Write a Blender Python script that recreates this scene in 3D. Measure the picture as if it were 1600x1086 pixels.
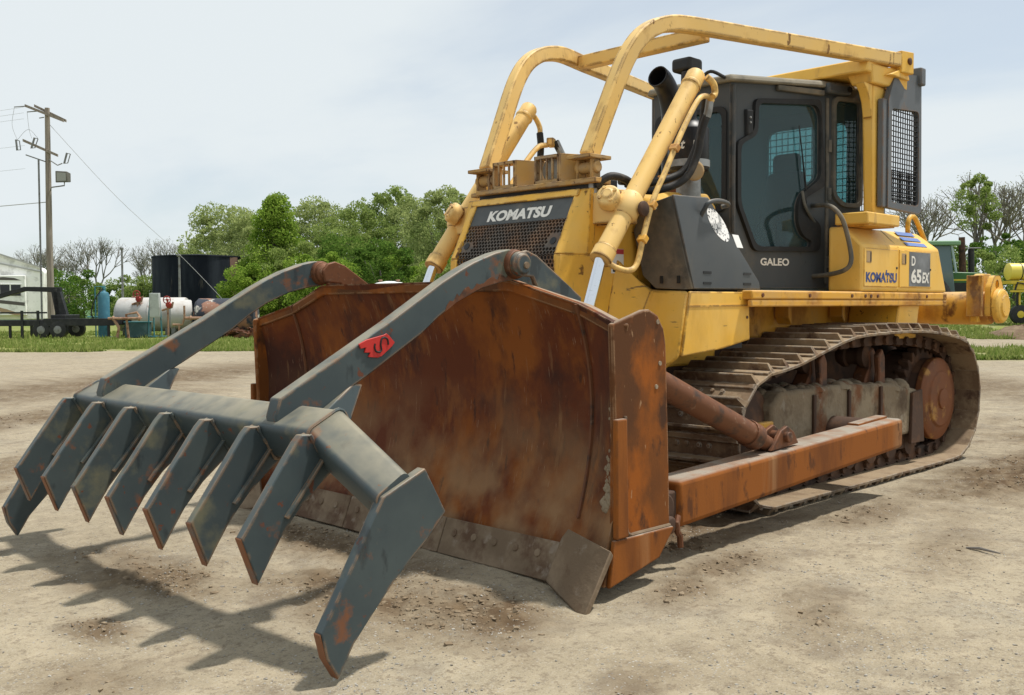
import bpy, bmesh, math, random
import numpy as np
from mathutils import Vector, Matrix
R = math.radians
random.seed(7); rng = np.random.default_rng(7)
scene = bpy.context.scene
for o in list(bpy.data.objects): bpy.data.objects.remove(o)
COL = scene.collection

# ------------------------------------------------------------------ camera
YAW, PITCH, ROLL = 3.93039, -0.04141, -0.00428
CAM = Vector((7.4246, 4.8445, 1.4206))
fwd = Vector((math.cos(PITCH)*math.cos(YAW), math.cos(PITCH)*math.sin(YAW), math.sin(PITCH)))
rgt = Vector((math.sin(YAW), -math.cos(YAW), 0)); upv = rgt.cross(fwd)
c_, s_ = math.cos(ROLL), math.sin(ROLL)
r2 = c_*rgt + s_*upv; u2 = -s_*rgt + c_*upv
camd = bpy.data.cameras.new('camera'); cam = bpy.data.objects.new('camera', camd); COL.objects.link(cam)
cam.matrix_world = Matrix(((r2.x, u2.x, -fwd.x, CAM.x), (r2.y, u2.y, -fwd.y, CAM.y), (r2.z, u2.z, -fwd.z, CAM.z), (0, 0, 0, 1)))
camd.sensor_width = 36; camd.lens = 36*1564.7/1600; camd.clip_start = .05; camd.clip_end = 6000
scene.camera = cam

# ------------------------------------------------------------------ sun, sky, exposure
SUND = Vector((.355, -.19, -1)).normalized()            # travel direction of the light
sl = bpy.data.lights.new('sun', 'SUN'); so = bpy.data.objects.new('sun', sl); COL.objects.link(so)
sl.energy = 4.0; sl.angle = R(3.2); sl.color = (1, .955, .88)
so.rotation_euler = SUND.to_track_quat('-Z', 'Y').to_euler(); so.location = (-20, 5, 40)
elev = math.asin(-SUND.z)
world = bpy.data.worlds.new('World'); scene.world = world; world.use_nodes = True
def build_world():
    nt = world.node_tree; nt.nodes.clear(); N = nt.nodes.new; L = nt.links.new
    out = N('ShaderNodeOutputWorld'); bg = N('ShaderNodeBackground'); bg.inputs['Strength'].default_value = .1
    sky = N('ShaderNodeTexSky'); sky.sky_type = 'NISHITA'; sky.sun_disc = False
    sky.sun_elevation = elev; sky.sun_rotation = math.atan2(-SUND.x, -SUND.y); sky.air_density = 1.0; sky.dust_density = .4; sky.ozone_density = 1.2
    tc = N('ShaderNodeTexCoord'); sep = N('ShaderNodeSeparateXYZ'); L(tc.outputs['Generated'], sep.inputs[0])
    den = N('ShaderNodeMath'); den.operation = 'ADD'; den.inputs[1].default_value = .12; L(sep.outputs['Z'], den.inputs[0])
    dm = N('ShaderNodeMath'); dm.operation = 'MAXIMUM'; dm.inputs[1].default_value = .08; L(den.outputs[0], dm.inputs[0])
    dx = N('ShaderNodeMath'); dx.operation = 'DIVIDE'; L(sep.outputs['X'], dx.inputs[0]); L(dm.outputs[0], dx.inputs[1])
    dy = N('ShaderNodeMath'); dy.operation = 'DIVIDE'; L(sep.outputs['Y'], dy.inputs[0]); L(dm.outputs[0], dy.inputs[1])
    cb = N('ShaderNodeCombineXYZ'); L(dx.outputs[0], cb.inputs[0]); L(dy.outputs[0], cb.inputs[1])
    mp = N('ShaderNodeMapping'); mp.inputs['Location'].default_value = (.3, 5.9, 0); mp.inputs['Rotation'].default_value = (0, 0, R(60)); mp.inputs['Scale'].default_value = (.55, .30, 1)
    L(cb.outputs[0], mp.inputs[0])
    nz = N('ShaderNodeTexNoise'); nz.inputs['Scale'].default_value = 1.15; nz.inputs['Detail'].default_value = 7; nz.inputs['Roughness'].default_value = .52; nz.inputs['Distortion'].default_value = .35
    L(mp.outputs[0], nz.inputs['Vector'])
    mr = N('ShaderNodeMapRange'); mr.inputs[1].default_value = .32; mr.inputs[2].default_value = .53; mr.inputs[3].default_value = .60; mr.inputs[4].default_value = .97
    mr.interpolation_type = 'SMOOTHSTEP'; L(nz.outputs[0], mr.inputs[0])
    mx = N('ShaderNodeMix'); mx.data_type = 'RGBA'; L(mr.outputs[0], mx.inputs[0]); L(sky.outputs[0], mx.inputs[6]); mx.inputs[7].default_value = (6.9, 7.4, 7.6, 1)
    L(mx.outputs[2], bg.inputs[0]); L(bg.outputs[0], out.inputs[0])
build_world()
vs = scene.view_settings; vs.view_transform = 'Standard'; vs.look = 'None'; vs.exposure = .22; vs.gamma = 1
scene.render.engine = 'CYCLES'

# ------------------------------------------------------------------ helpers
def smooth(me, ang=38):
    me.shade_smooth(); me.set_sharp_from_angle(angle=R(ang))
def obj(name, me, mat=None, parent=None):
    o = bpy.data.objects.new(name, me); COL.objects.link(o)
    if mat is not None and me is not None and not me.materials: me.materials.append(mat)
    if parent is not None: o.parent = parent
    return o
def tag(o, label=None, cat=None, group=None, kind=None):
    if label: o['label'] = label
    if cat: o['category'] = cat
    if group: o['group'] = group
    if kind: o['kind'] = kind
    return o
def thing(name, label, cat, loc=(0, 0, 0), rz=0, group=None):
    o = bpy.data.objects.new(name, None); COL.objects.link(o); o.location = loc; o.rotation_euler = (0, 0, rz); o.empty_display_size = .2
    return tag(o, label, cat, group)
class MB:
    """collects shapes into one mesh"""
    def __init__(s): s.v = []; s.f = []
    def add(s, v, f):
        k = len(s.v); s.v += [tuple(p) for p in v]; s.f += [[i+k for i in q] for q in f]; return s
    def box(s, c, d, rot=None, taper=1):
        hx, hy, hz = d[0]/2, d[1]/2, d[2]/2; P = []
        for z in (-1, 1):
            t = taper if z > 0 else 1
            for x, y in ((-1, -1), (1, -1), (1, 1), (-1, 1)): P.append(Vector((x*hx*t, y*hy*t, z*hz)))
        if rot is not None: P = [rot @ p for p in P]
        c = Vector(c)
        return s.add([p+c for p in P], [[3, 2, 1, 0], [4, 5, 6, 7], [0, 1, 5, 4], [1, 2, 6, 5], [2, 3, 7, 6], [3, 0, 4, 7]])
    def span(s, a, b): return s.box([(a[i]+b[i])/2 for i in range(3)], [abs(a[i]-b[i]) for i in range(3)])
    def prism(s, poly, ax, lo, hi):
        def m(p, w): return {'y': (p[0], w, p[1]), 'x': (w, p[0], p[1]), 'z': (p[0], p[1], w)}[ax]
        n = len(poly); v = [m(p, lo) for p in poly]+[m(p, hi) for p in poly]
        f = [list(range(n))[::-1], list(range(n, 2*n))]+[[i, (i+1) % n, n+(i+1) % n, n+i] for i in range(n)]
        return s.add(v, f)
    def plate(s, pts, th, n=None):
        P = [Vector(p) for p in pts]
        if n is None: n = (P[1]-P[0]).cross(P[2]-P[0])
        n = Vector(n).normalized()*th; k = len(P)
        return s.add(P+[p-n for p in P], [list(range(k)), list(range(k, 2*k))[::-1]]+[[i, (i+1) % k, k+(i+1) % k, k+i] for i in range(k)])
    def hexa(s, A, B):
        k = len(A); return s.add(list(A)+list(B), [list(range(k))[::-1], list(range(k, 2*k))]+[[i, (i+1) % k, k+(i+1) % k, k+i] for i in range(k)])
    def tube(s, path, r, n=12, cap=True, closed=False):
        P = [Vector(p) for p in path]; m = len(P)
        rr = r if isinstance(r, (list, tuple)) else [r]*m
        d0 = (P[1]-P[0]).normalized(); a = Vector((0, 0, 1)) if abs(d0.z) < .9 else Vector((1, 0, 0))
        u = d0.cross(a).normalized(); V = []
        for i in range(m):
            d = (P[min(i+1, m-1)]-P[max(i-1, 0)]).normalized()
            u = (u-d*u.dot(d)).normalized(); w = d.cross(u)
            for j in range(n):
                t = 2*math.pi*j/n; V.append(P[i]+(u*math.cos(t)+w*math.sin(t))*rr[i])
        F = [[i*n+j, i*n+(j+1) % n, (i+1)*n+(j+1) % n, (i+1)*n+j] for i in range(m-1) for j in range(n)]
        if cap: F += [list(range(n))[::-1], list(range((m-1)*n, m*n))]
        return s.add(V, F)
    def lathe(s, o, ax, prof, n=24):
        """prof: (distance along ax, radius)"""
        o = Vector(o); d = Vector(ax).normalized(); a = Vector((0, 0, 1)) if abs(d.z) < .9 else Vector((1, 0, 0))
        u = d.cross(a).normalized(); w = d.cross(u); V = []
        for t, r in prof:
            for j in range(n):
                q = 2*math.pi*j/n; V.append(o+d*t+(u*math.cos(q)+w*math.sin(q))*max(r, 1e-4))
        m = len(prof)
        F = [[i*n+j, i*n+(j+1) % n, (i+1)*n+(j+1) % n, (i+1)*n+j] for i in range(m-1) for j in range(n)]
        F += [list(range(n))[::-1], list(range((m-1)*n, m*n))]
        return s.add(V, F)
    def sweep(s, prof, path, side):
        """box beam: prof (a,b) with a along 'side', b along side x tangent"""
        P = [Vector(p) for p in path]; m = len(P); n = len(prof); V = []
        for i in range(m):
            d = (P[min(i+1, m-1)]-P[max(i-1, 0)]).normalized(); sd = Vector(side); sd = (sd-d*sd.dot(d)).normalized(); w = sd.cross(d)
            for a, b in prof: V.append(P[i]+sd*a+w*b)
        F = [[i*n+j, i*n+(j+1) % n, (i+1)*n+(j+1) % n, (i+1)*n+j] for i in range(m-1) for j in range(n)]
        F += [list(range(n))[::-1], list(range((m-1)*n, m*n))]
        return s.add(V, F)
    def build(s, name, mat, parent=None, bevel=0, seg=2, sm=True, fix=True):
        me = bpy.data.meshes.new(name); me.from_pydata(s.v, [], s.f); me.validate()
        if fix:
            bm = bmesh.new(); bm.from_mesh(me); bmesh.ops.recalc_face_normals(bm, faces=bm.faces); bm.to_mesh(me); bm.free()
        if sm: smooth(me)
        o = obj(name, me, mat, parent)
        if bevel:
            b = o.modifiers.new('bevel', 'BEVEL'); b.width = bevel; b.segments = seg; b.limit_method = 'ANGLE'; b.angle_limit = R(32)
        return o
def fill2d(outer, holes=(), depth=.01):
    """flat plate with holes as (verts, faces) in the XY plane, depth along Z centred"""
    cu = bpy.data.curves.new('outline', 'CURVE'); cu.dimensions = '2D'; cu.fill_mode = 'BOTH'; cu.extrude = depth/2
    for pl in [outer]+list(holes):
        sp = cu.splines.new('POLY'); sp.points.add(len(pl)-1); sp.use_cyclic_u = True
        for i, p in enumerate(pl): sp.points[i].co = (p[0], p[1], 0, 1)
    o = bpy.data.objects.new('outline', cu); me = bpy.data.meshes.new_from_object(o)
    v = [tuple(p.co) for p in me.vertices]; f = [list(p.vertices) for p in me.polygons]
    bpy.data.objects.remove(o); bpy.data.curves.remove(cu); bpy.data.meshes.remove(me)
    return v, f
def rounded(poly, r, n=4):
    out = []; m = len(poly)
    for i in range(m):
        p = Vector(poly[i]); a = Vector(poly[i-1])-p; b = Vector(poly[(i+1) % m])-p
        k = min(r, a.length*.45, b.length*.45); A = p+a.normalized()*k; B = p+b.normalized()*k
        for j in range(n+1):
            t = j/n; out.append(tuple((1-t)**2*A+2*t*(1-t)*p+t*t*B))
    return out
def catmull(pts, n=6):
    P = [Vector(p) for p in pts]; P = [2*P[0]-P[1]]+P+[2*P[-1]-P[-2]]; out = []
    for i in range(1, len(P)-2):
        a, b, c, d = P[i-1:i+3]
        for k in range(n):
            t = k/n; out.append(.5*((2*b)+(c-a)*t+(2*a-5*b+4*c-d)*t*t+(3*b-a-3*c+d)*t**3))
    return out+[P[-2]]
def lettering(name, txt, height, width, origin, u, v, mat, parent, bold=.0, shear=0, ext=.0015):
    """flat letters: origin = lower left corner, u = reading direction, v = up"""
    cu = bpy.data.curves.new('letters', 'FONT'); cu.body = txt; cu.size = 1; cu.offset = bold; cu.shear = shear; cu.extrude = 0; cu.resolution_u = 3
    o = bpy.data.objects.new('letters', cu); me = bpy.data.meshes.new_from_object(o); bpy.data.objects.remove(o); bpy.data.curves.remove(cu)
    P = np.array([p.co[:] for p in me.vertices]); lo, hi = P.min(0), P.max(0)
    u = Vector(u).normalized(); v = Vector(v).normalized(); w = u.cross(v); org = Vector(origin)
    V = [org+u*((p[0]-lo[0])/(hi[0]-lo[0])*width)+v*((p[1]-lo[1])/(hi[1]-lo[1])*height)+w*ext for p in P]
    F = [list(p.vertices) for p in me.polygons]; bpy.data.meshes.remove(me)
    return MB().add(V, F).build(name, mat, parent, sm=False, fix=False)

# ------------------------------------------------------------------ materials
def lin(r, g, b):
    f = lambda c: ((c/255+.055)/1.055)**2.4 if c > 10 else c/255/12.92
    return (f(r), f(g), f(b))
def mat(name, col, rough=.6, metal=0, layers=(), bump=(), spec=.4, rand=0, dust=None, edge=None, low=None):
    """layers: (colour, scale, lo, hi, stretch, detail[, roughness]) mixed over the base by thresholded noise"""
    m = bpy.data.materials.new(name); m.use_nodes = True; nt = m.node_tree; N = nt.nodes.new; L = nt.links.new
    b = nt.nodes['Principled BSDF']; b.inputs['Roughness'].default_value = rough; b.inputs['Metallic'].default_value = metal
    b.inputs['Specular IOR Level'].default_value = spec
    b.inputs['Base Color'].default_value = (*col, 1)
    if not layers and not bump and not dust and not edge: return m
    tc = N('ShaderNodeTexCoord'); vec = tc.outputs['Object']
    if rand:
        oi = N('ShaderNodeObjectInfo'); ad = N('ShaderNodeVectorMath'); ad.operation = 'MULTIPLY_ADD'
        L(oi.outputs['Random'], ad.inputs[0]); ad.inputs[1].default_value = (37, 53, 71); L(vec, ad.inputs[2]); vec = ad.outputs[0]
    cur = None; rcur = None
    for ly in layers:
        c, sc, lo, hi, st, det = ly[:6]
        mp = N('ShaderNodeMapping'); mp.inputs['Scale'].default_value = st; mp.inputs['Location'].default_value = (random.uniform(-9, 9), random.uniform(-9, 9), random.uniform(-9, 9)); L(vec, mp.inputs[0])
        nz = N('ShaderNodeTexNoise'); nz.inputs['Scale'].default_value = sc; nz.inputs['Detail'].default_value = det; nz.inputs['Roughness'].default_value = .62; L(mp.outputs[0], nz.inputs['Vector'])
        mr = N('ShaderNodeMapRange'); mr.inputs[1].default_value = lo; mr.inputs[2].default_value = hi; L(nz.outputs[0], mr.inputs[0])
        fac = mr.outputs[0]
        if len(c) == 4:
            mu = N('ShaderNodeMath'); mu.operation = 'MULTIPLY'; mu.inputs[1].default_value = c[3]; L(fac, mu.inputs[0]); fac = mu.outputs[0]
        mx = N('ShaderNodeMix'); mx.data_type = 'RGBA'; L(fac, mx.inputs[0])
        if cur is None: mx.inputs[6].default_value = (*col, 1)
        else: L(cur, mx.inputs[6])
        mx.inputs[7].default_value = (*c[:3], 1); cur = mx.outputs[2]
        if len(ly) > 6:
            mf = N('ShaderNodeMix'); L(fac, mf.inputs[0])
            if rcur is None: mf.inputs[2].default_value = rough
            else: L(rcur, mf.inputs[2])
            mf.inputs[3].default_value = ly[6]; rcur = mf.outputs[0]
    def over(fac, c):
        nonlocal cur
        mx = N('ShaderNodeMix'); mx.data_type = 'RGBA'; L(fac, mx.inputs[0])
        if cur is None: mx.inputs[6].default_value = (*col, 1)
        else: L(cur, mx.inputs[6])
        mx.inputs[7].default_value = (*c, 1); cur = mx.outputs[2]
    def nz_(sc, lo, hi, a=0, z=1):
        n = N('ShaderNodeTexNoise'); n.inputs['Scale'].default_value = sc; n.inputs['Detail'].default_value = 6; L(vec, n.inputs['Vector'])
        r = N('ShaderNodeMapRange'); r.inputs[1].default_value = lo; r.inputs[2].default_value = hi; r.inputs[3].default_value = a; r.inputs[4].default_value = z; L(n.outputs[0], r.inputs[0]); return r.outputs[0]
    def mul(a, c):
        q = N('ShaderNodeMath'); q.operation = 'MULTIPLY'; L(a, q.inputs[0]); L(c, q.inputs[1]); return q.outputs[0]
    if low:     # (colour, z where it starts, z where it is full, amount): splashed mud that climbs from the bottom edge
        sp = N('ShaderNodeSeparateXYZ'); L(tc.outputs['Object'], sp.inputs[0])
        r = N('ShaderNodeMapRange'); r.inputs[1].default_value = low[1]; r.inputs[2].default_value = low[2]; r.inputs[4].default_value = low[3]; L(sp.outputs['Z'], r.inputs[0])
        over(mul(r.outputs[0], nz_(3.5, .36, .62)), low[0])
    if dust:    # (colour, amount): dust lying on upward faces
        ge = N('ShaderNodeNewGeometry'); sp = N('ShaderNodeSeparateXYZ'); L(ge.outputs['Normal'], sp.inputs[0])
        r = N('ShaderNodeMapRange'); r.inputs[1].default_value = .55; r.inputs[2].default_value = .95; r.inputs[4].default_value = dust[1]; L(sp.outputs['Z'], r.inputs[0])
        over(mul(r.outputs[0], nz_(7, .3, .6, .35, 1)), dust[0])
    if edge:    # (colour, radius): paint worn off along edges
        ge = N('ShaderNodeNewGeometry'); bv = N('ShaderNodeBevel'); bv.samples = 4; bv.inputs['Radius'].default_value = edge[1]*1.7
        dt = N('ShaderNodeVectorMath'); dt.operation = 'DOT_PRODUCT'; L(ge.outputs['Normal'], dt.inputs[0]); L(bv.outputs[0], dt.inputs[1])
        r = N('ShaderNodeMapRange'); r.inputs[1].default_value = .998; r.inputs[2].default_value = .955; L(dt.outputs['Value'], r.inputs[0])
        over(mul(r.outputs[0], nz_(11, .43, .54)), edge[0])
    if cur is not None: L(cur, b.inputs['Base Color'])
    if rcur is not None: L(rcur, b.inputs['Roughness'])
    nrm = None
    for sc, strg, dist in bump:
        nz = N('ShaderNodeTexNoise'); nz.inputs['Scale'].default_value = sc; nz.inputs['Detail'].default_value = 5; L(vec, nz.inputs['Vector'])
        bp = N('ShaderNodeBump'); bp.inputs['Strength'].default_value = strg; bp.inputs['Distance'].default_value = dist; L(nz.outputs[0], bp.inputs['Height'])
        if nrm is not None: L(nrm, bp.inputs['Normal'])
        nrm = bp.outputs[0]
    if nrm is not None: L(nrm, b.inputs['Normal'])
    return m
S1 = (1, 1, 1)
RUST = (.10, .035, .014); DUST = (.36, .27, .17)
YEL = (.80, .44, .045)
M = {}
M['yellow'] = mat('yellow_paint', YEL, .5, 0, [((.70, .50, .19, .55), 1.3, .42, .68, S1, 4), ((.58, .31, .035, .75), 2.4, .48, .66, (1, 1, .5), 6), (RUST+(.85,), 24, .665, .70, (1, 1, .6), 6, .85), (RUST+(.8,), 7, .66, .69, S1, 8, .85), ((.16, .10, .05, .5), 14, .66, .72, (1, 1, .12), 5), ((.07, .04, .025, .75), 2.2, .665, .68, (2.2, 2.2, 17), 6)], [(60, .08, .003)], edge=((.10, .04, .015), .010), dust=((.52, .42, .26), .45))
M['yellow_clean'] = mat('cleaner_yellow_paint', (.82, .48, .075), .5, 0, [((.74, .52, .19, .6), 1.1, .42, .68, S1, 4), ((.66, .36, .045, .6), 1.9, .50, .68, (1, 1, .5), 6), (RUST+(.85,), 17, .70, .73, S1, 6, .85), ((.30, .17, .06, .5), 9, .62, .72, (1, 1, .25), 6)], [(60, .08, .003)], edge=((.28, .13, .03), .006), dust=((.62, .47, .24), .4))
M['yellow_pale'] = mat('sunbleached_yellow_paint', (.78, .50, .15), .55, 0, [((.70, .50, .22, .6), 1.1, .42, .66, S1, 4), ((.13, .055, .02, .85), 15, .645, .675, (1, 1, .35), 6, .85), ((.34, .18, .05, .7), 4, .55, .68, (1, 1, .5), 6), ((.10, .05, .02, .8), 40, .68, .72, (1, 1, .3), 4)], [(60, .08, .003)], edge=((.12, .05, .02), .014), dust=((.60, .50, .32), .5))
M['yellow_rusty'] = mat('rust_stained_yellow_paint', (.68, .35, .04), .6, 0, [((.30, .11, .025, .85), 2.2, .45, .62, (1, 1, .7), 6, .85), ((.12, .04, .014, .9), 5, .54, .64, (1, 1, .6), 7, .9), (DUST+(.45,), 2.7, .52, .72, S1, 5)], [(40, .15, .004)], edge=((.62, .36, .12), .012), dust=((.50, .38, .22), .6))
M['yellow_dusty'] = mat('dusty_yellow_brackets', (.46, .27, .08), .75, 0, [(DUST, 4, .42, .66, S1, 5), (RUST, 18, .64, .68, S1, 6)], [(50, .15, .003)], edge=((.10, .045, .02), .008))
M['blade'] = mat('rusty_mouldboard_steel', (.105, .024, .006), .72, .0, [((.215, .062, .008), 1.3, .46, .60, (1, 1.15, .85), 8, .8), ((.042, .013, .008, .9), 1.7, .50, .62, (1, 1.1, .8), 8), ((.25, .080, .012, .65), 3.0, .57, .70, (1, 1.5, .6), 8), ((.24, .13, .06, .55), 4.5, .61, .71, (1, 3.0, .4), 8, .9), ((.030, .013, .009, .7), 9, .60, .68, (1, 1.7, .5), 8), ((.30, .19, .12, .6), 22, .655, .69, (1, 4, .25), 5)], [(7, .12, .012), (90, .2, .003)], spec=.25, low=((.28, .165, .080), 1.0, .22, .9), edge=((.26, .17, .11), .008))
M['blade_side'] = mat('orange_rust_plate', (.165, .055, .012), .75, 0, [((.085, .034, .013, .9), 1.5, .45, .60, (1, 1, .7), 7), ((.31, .088, .010, .85), 2.0, .50, .62, (1, 1, .6), 7), ((.045, .022, .013, .8), 6, .58, .66, (1, 1, .6), 8), ((.36, .22, .12, .7), 30, .69, .72, (1, 1, .3), 3)], [(80, .2, .003)], spec=.2, edge=((.33, .20, .11), .007), dust=((.36, .30, .23), .8))
M['arm_rust'] = mat('orange_rust_push_arm', (.255, .082, .014), .75, 0, [((.14, .046, .012, .9), 1.4, .45, .60, (1.8, 1, .4), 6), ((.36, .20, .095, .6), .9, .55, .63, (2.4, 1, .15), 5), ((.085, .032, .013, .8), 9, .60, .67, (1, 1, .4), 7)], [(80, .2, .003)], spec=.2, dust=((.30, .27, .225), .95), edge=((.14, .055, .02), .007))
M['dirt_steel'] = mat('worn_dirty_steel', (.150, .105, .066), .85, .05, [((.225, .165, .108), 3, .45, .62, S1, 7), ((.085, .042, .022, .85), 4, .50, .62, S1, 8), ((.28, .23, .18, .6), 10, .58, .68, S1, 6)], [(14, .35, .012), (70, .3, .004)], rand=1)
M['shoe'] = mat('dusty_track_shoe_steel', (.145, .090, .052), .85, .1, [((.26, .185, .11), 2.6, .44, .60, S1, 7), ((.065, .032, .018, .9), 5, .53, .64, S1, 7), ((.34, .26, .17, .5), 16, .58, .7, S1, 5)], [(14, .5, .014), (70, .4, .005)], rand=1, dust=((.29, .215, .135), .9), edge=((.30, .26, .21), .008))
M['mud'] = mat('caked_dry_mud', (.27, .21, .145), .95, 0, [((.35, .29, .21), 2, .45, .6, S1, 7), ((.17, .12, .08, .7), 5, .52, .66, S1, 7)], [(9, .5, .03), (45, .5, .008)])
M['frame_mud'] = mat('mud_caked_track_frame', (.205, .155, .100), .95, 0, [((.285, .225, .15), 2.2, .45, .6, S1, 7), ((.095, .062, .038, .9), 2.8, .50, .62, S1, 8), ((.16, .055, .018, .9), 2.4, .54, .62, (1, 1, .5), 8), ((.31, .27, .21, .6), 9, .58, .68, S1, 6)], [(6, .6, .03), (35, .6, .01)])
M['dark_rust'] = mat('dark_greasy_rust', (.07, .038, .024), .75, .2, [((.16, .075, .035), 4, .5, .68, S1, 6), ((.02, .016, .014, .8), 3, .55, .7, S1, 5)], [(40, .25, .005)])
M['pin_rust'] = mat('rusty_pin_steel', (.15, .058, .025), .6, .3, [((.06, .035, .025), 8, .5, .65, S1, 6), ((.28, .18, .12, .5), 20, .6, .7, S1, 4)], [(60, .2, .003)])
M['hub'] = mat('rust_orange_hub', (.19, .062, .018), .62, .15, [((.12, .045, .018), 3, .45, .64, S1, 6), ((.42, .22, .05, .8), 5, .58, .68, S1, 5)], [(60, .15, .003)])
M['rake'] = mat('chipped_grey_green_paint', (.043, .060, .066), .5, .05, [((.062, .082, .084, .8), 2, .42, .62, S1, 5), ((.19, .175, .10, .6), 2.4, .57, .68, S1, 6), ((.20, .072, .025, .8), 4.2, .615, .68, S1, 8, .85), ((.14, .045, .02, .9), 15, .64, .67, S1, 7, .85), ((.02, .026, .03, .7), 5, .60, .66, (1, 1, .4), 8), ((.05, .058, .06, .5), 7, .58, .7, (1, 1, .5), 5)], [(70, .1, .002)], dust=((.26, .235, .17), .95), edge=((.24, .15, .085), .009))  # base darkened to imitate shaded faces; the dust also paints lighter tops
M['worn_edge'] = mat('bare_rusting_edge', (.20, .085, .04), .65, .3, [((.12, .11, .10), 5, .5, .62, S1, 5)], [(70, .1, .002)])
M['cab_grey'] = mat('dark_grey_cab_paint', (.052, .060, .066), .48, 0, [((.070, .074, .074, .8), 1.6, .42, .66, S1, 5), ((.17, .14, .10, .35), 3.2, .55, .75, (1, 1, .5), 5, .8), ((.012, .012, .012, .6), 12, .68, .74, S1, 5)], [(70, .05, .002)], dust=((.26, .22, .16), .5), edge=((.14, .12, .10), .008))
M['guard_grey'] = mat('faded_grey_guard_paint', (.095, .105, .115), .55, 0, [((.13, .135, .14), 2, .42, .66, S1, 5), ((.16, .10, .06, .6), 5, .6, .68, S1, 6)], [(70, .05, .002)], edge=((.17, .10, .06), .01))
M['panel_dusty'] = mat('dust_caked_grey_panel', (.075, .078, .072), .75, 0, [((.20, .17, .125), 2.6, .40, .66, S1, 5), ((.05, .052, .05, .8), 5, .55, .7, S1, 5)], [(60, .1, .002)])
M['roof_dusty'] = mat('dusty_cab_roof', (.22, .20, .155), .8, 0, [((.36, .31, .22), 3, .45, .65, S1, 5), ((.12, .11, .09, .8), 4, .55, .7, S1, 5)], [(60, .1, .002)])
M['black'] = mat('black_rubber', (.012, .013, .014), .55, 0, [((.03, .03, .03), 5, .5, .7, S1, 4)])
M['hose'] = mat('black_hydraulic_hose', (.016, .015, .014), .6, 0, [((.08, .065, .05, .6), 9, .55, .7, S1, 4)], [(120, .4, .003)])
M['exhaust'] = mat('sooty_black_pipe', (.014, .014, .016), .42, .2, [((.04, .03, .025), 6, .52, .7, S1, 5)])
M['exhaust_rust'] = mat('rusted_exhaust_pipe', (.16, .06, .03), .8, .1, [((.08, .035, .02), 8, .5, .62, S1, 5)])
M['chrome'] = mat('polished_chrome_rod', (.72, .74, .78), .12, 1.0, [((.60, .60, .60), 30, .6, .7, (1, 1, 3), 3)])
M['galv'] = mat('galvanised_steel', (.33, .34, .34), .5, .6, [((.22, .22, .21), 6, .45, .6, S1, 5)])
M['white'] = mat('white_gloss', (.78, .78, .76), .5, 0, [((.62, .60, .55, .6), 3, .55, .72, S1, 4)])
M['decal_white'] = mat('white_lettering', (.74, .72, .66), .6, 0, [((.10, .10, .10), 30, .66, .69, S1, 4)])
M['decal_blue'] = mat('faded_blue_lettering', (.035, .062, .20), .6, 0, [(YEL, 34, .60, .64, S1, 4)])
M['stripe_blue'] = mat('faded_blue_stripe', (.10, .18, .42), .6, 0, [((.16, .20, .42), 8, .45, .65, S1, 4)])
M['decal_grey'] = mat('scratched_grey_decal', (.10, .105, .11), .5, 0, [((.20, .21, .22), 5, .42, .66, S1, 6), ((.40, .33, .2, .8), 8, .66, .7, (1, 1, .3), 6)])
M['logo_plate'] = mat('dark_grille_plate', (.062, .068, .068), .55, 0, [((.12, .125, .12, .6), 3, .5, .7, S1, 5), ((.16, .13, .09, .6), 7, .6, .72, S1, 6)])
M['grille'] = mat('dark_perforated_grille', (.10, .085, .07), .6, .3, [((.20, .115, .065), 4, .44, .62, S1, 6), ((.24, .18, .12, .6), 9, .56, .7, S1, 4)])
M['red'] = mat('red_enamel', (.50, .025, .02), .45, 0, [((.32, .018, .015), 12, .5, .66, S1, 4)])
M['sticker_red'] = mat('red_warning_band', (.45, .05, .06), .6)
M['seat'] = mat('dark_seat_vinyl', (.022, .025, .03), .7)
M['trim'] = mat('grey_cab_interior', (.15, .20, .22), .8)
M['wire'] = mat('dark_steel_wire', (.03, .032, .035), .6, .4)
M['lens'] = mat('dusty_lamp_lens', (.30, .28, .24), .25)
def glass_mat(name, tint, rough=.03):
    m = bpy.data.materials.new(name); m.use_nodes = True; nt = m.node_tree; nt.nodes.clear(); N = nt.nodes.new; L = nt.links.new
    out = N('ShaderNodeOutputMaterial'); tr = N('ShaderNodeBsdfTransparent'); tr.inputs[0].default_value = (*tint, 1)
    gl = N('ShaderNodeBsdfGlossy'); gl.inputs['Roughness'].default_value = rough; gl.inputs[0].default_value = (.85, .95, .95, 1)
    fr = N('ShaderNodeFresnel'); fr.inputs[0].default_value = 1.5; mx = N('ShaderNodeMixShader')
    df = N('ShaderNodeBsdfDiffuse'); df.inputs[0].default_value = (.16, .27, .29, 1); m2 = N('ShaderNodeMixShader'); m2.inputs[0].default_value = .10
    L(fr.outputs[0], mx.inputs[0]); L(tr.outputs[0], mx.inputs[1]); L(gl.outputs[0], mx.inputs[2])
    L(mx.outputs[0], m2.inputs[1]); L(df.outputs[0], m2.inputs[2]); L(m2.outputs[0], out.inputs[0]); return m
M['glass'] = glass_mat('dusty_green_tinted_glass', (.56, .74, .75))

# yard frame: metres to the right of, and ahead of, the spot where the yard is viewed
FH = Vector((math.cos(YAW), math.sin(YAW), 0))
def yard(r, d, z=0): return Vector((CAM.x, CAM.y, 0))+rgt*r+FH*d+Vector((0, 0, z))

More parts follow.
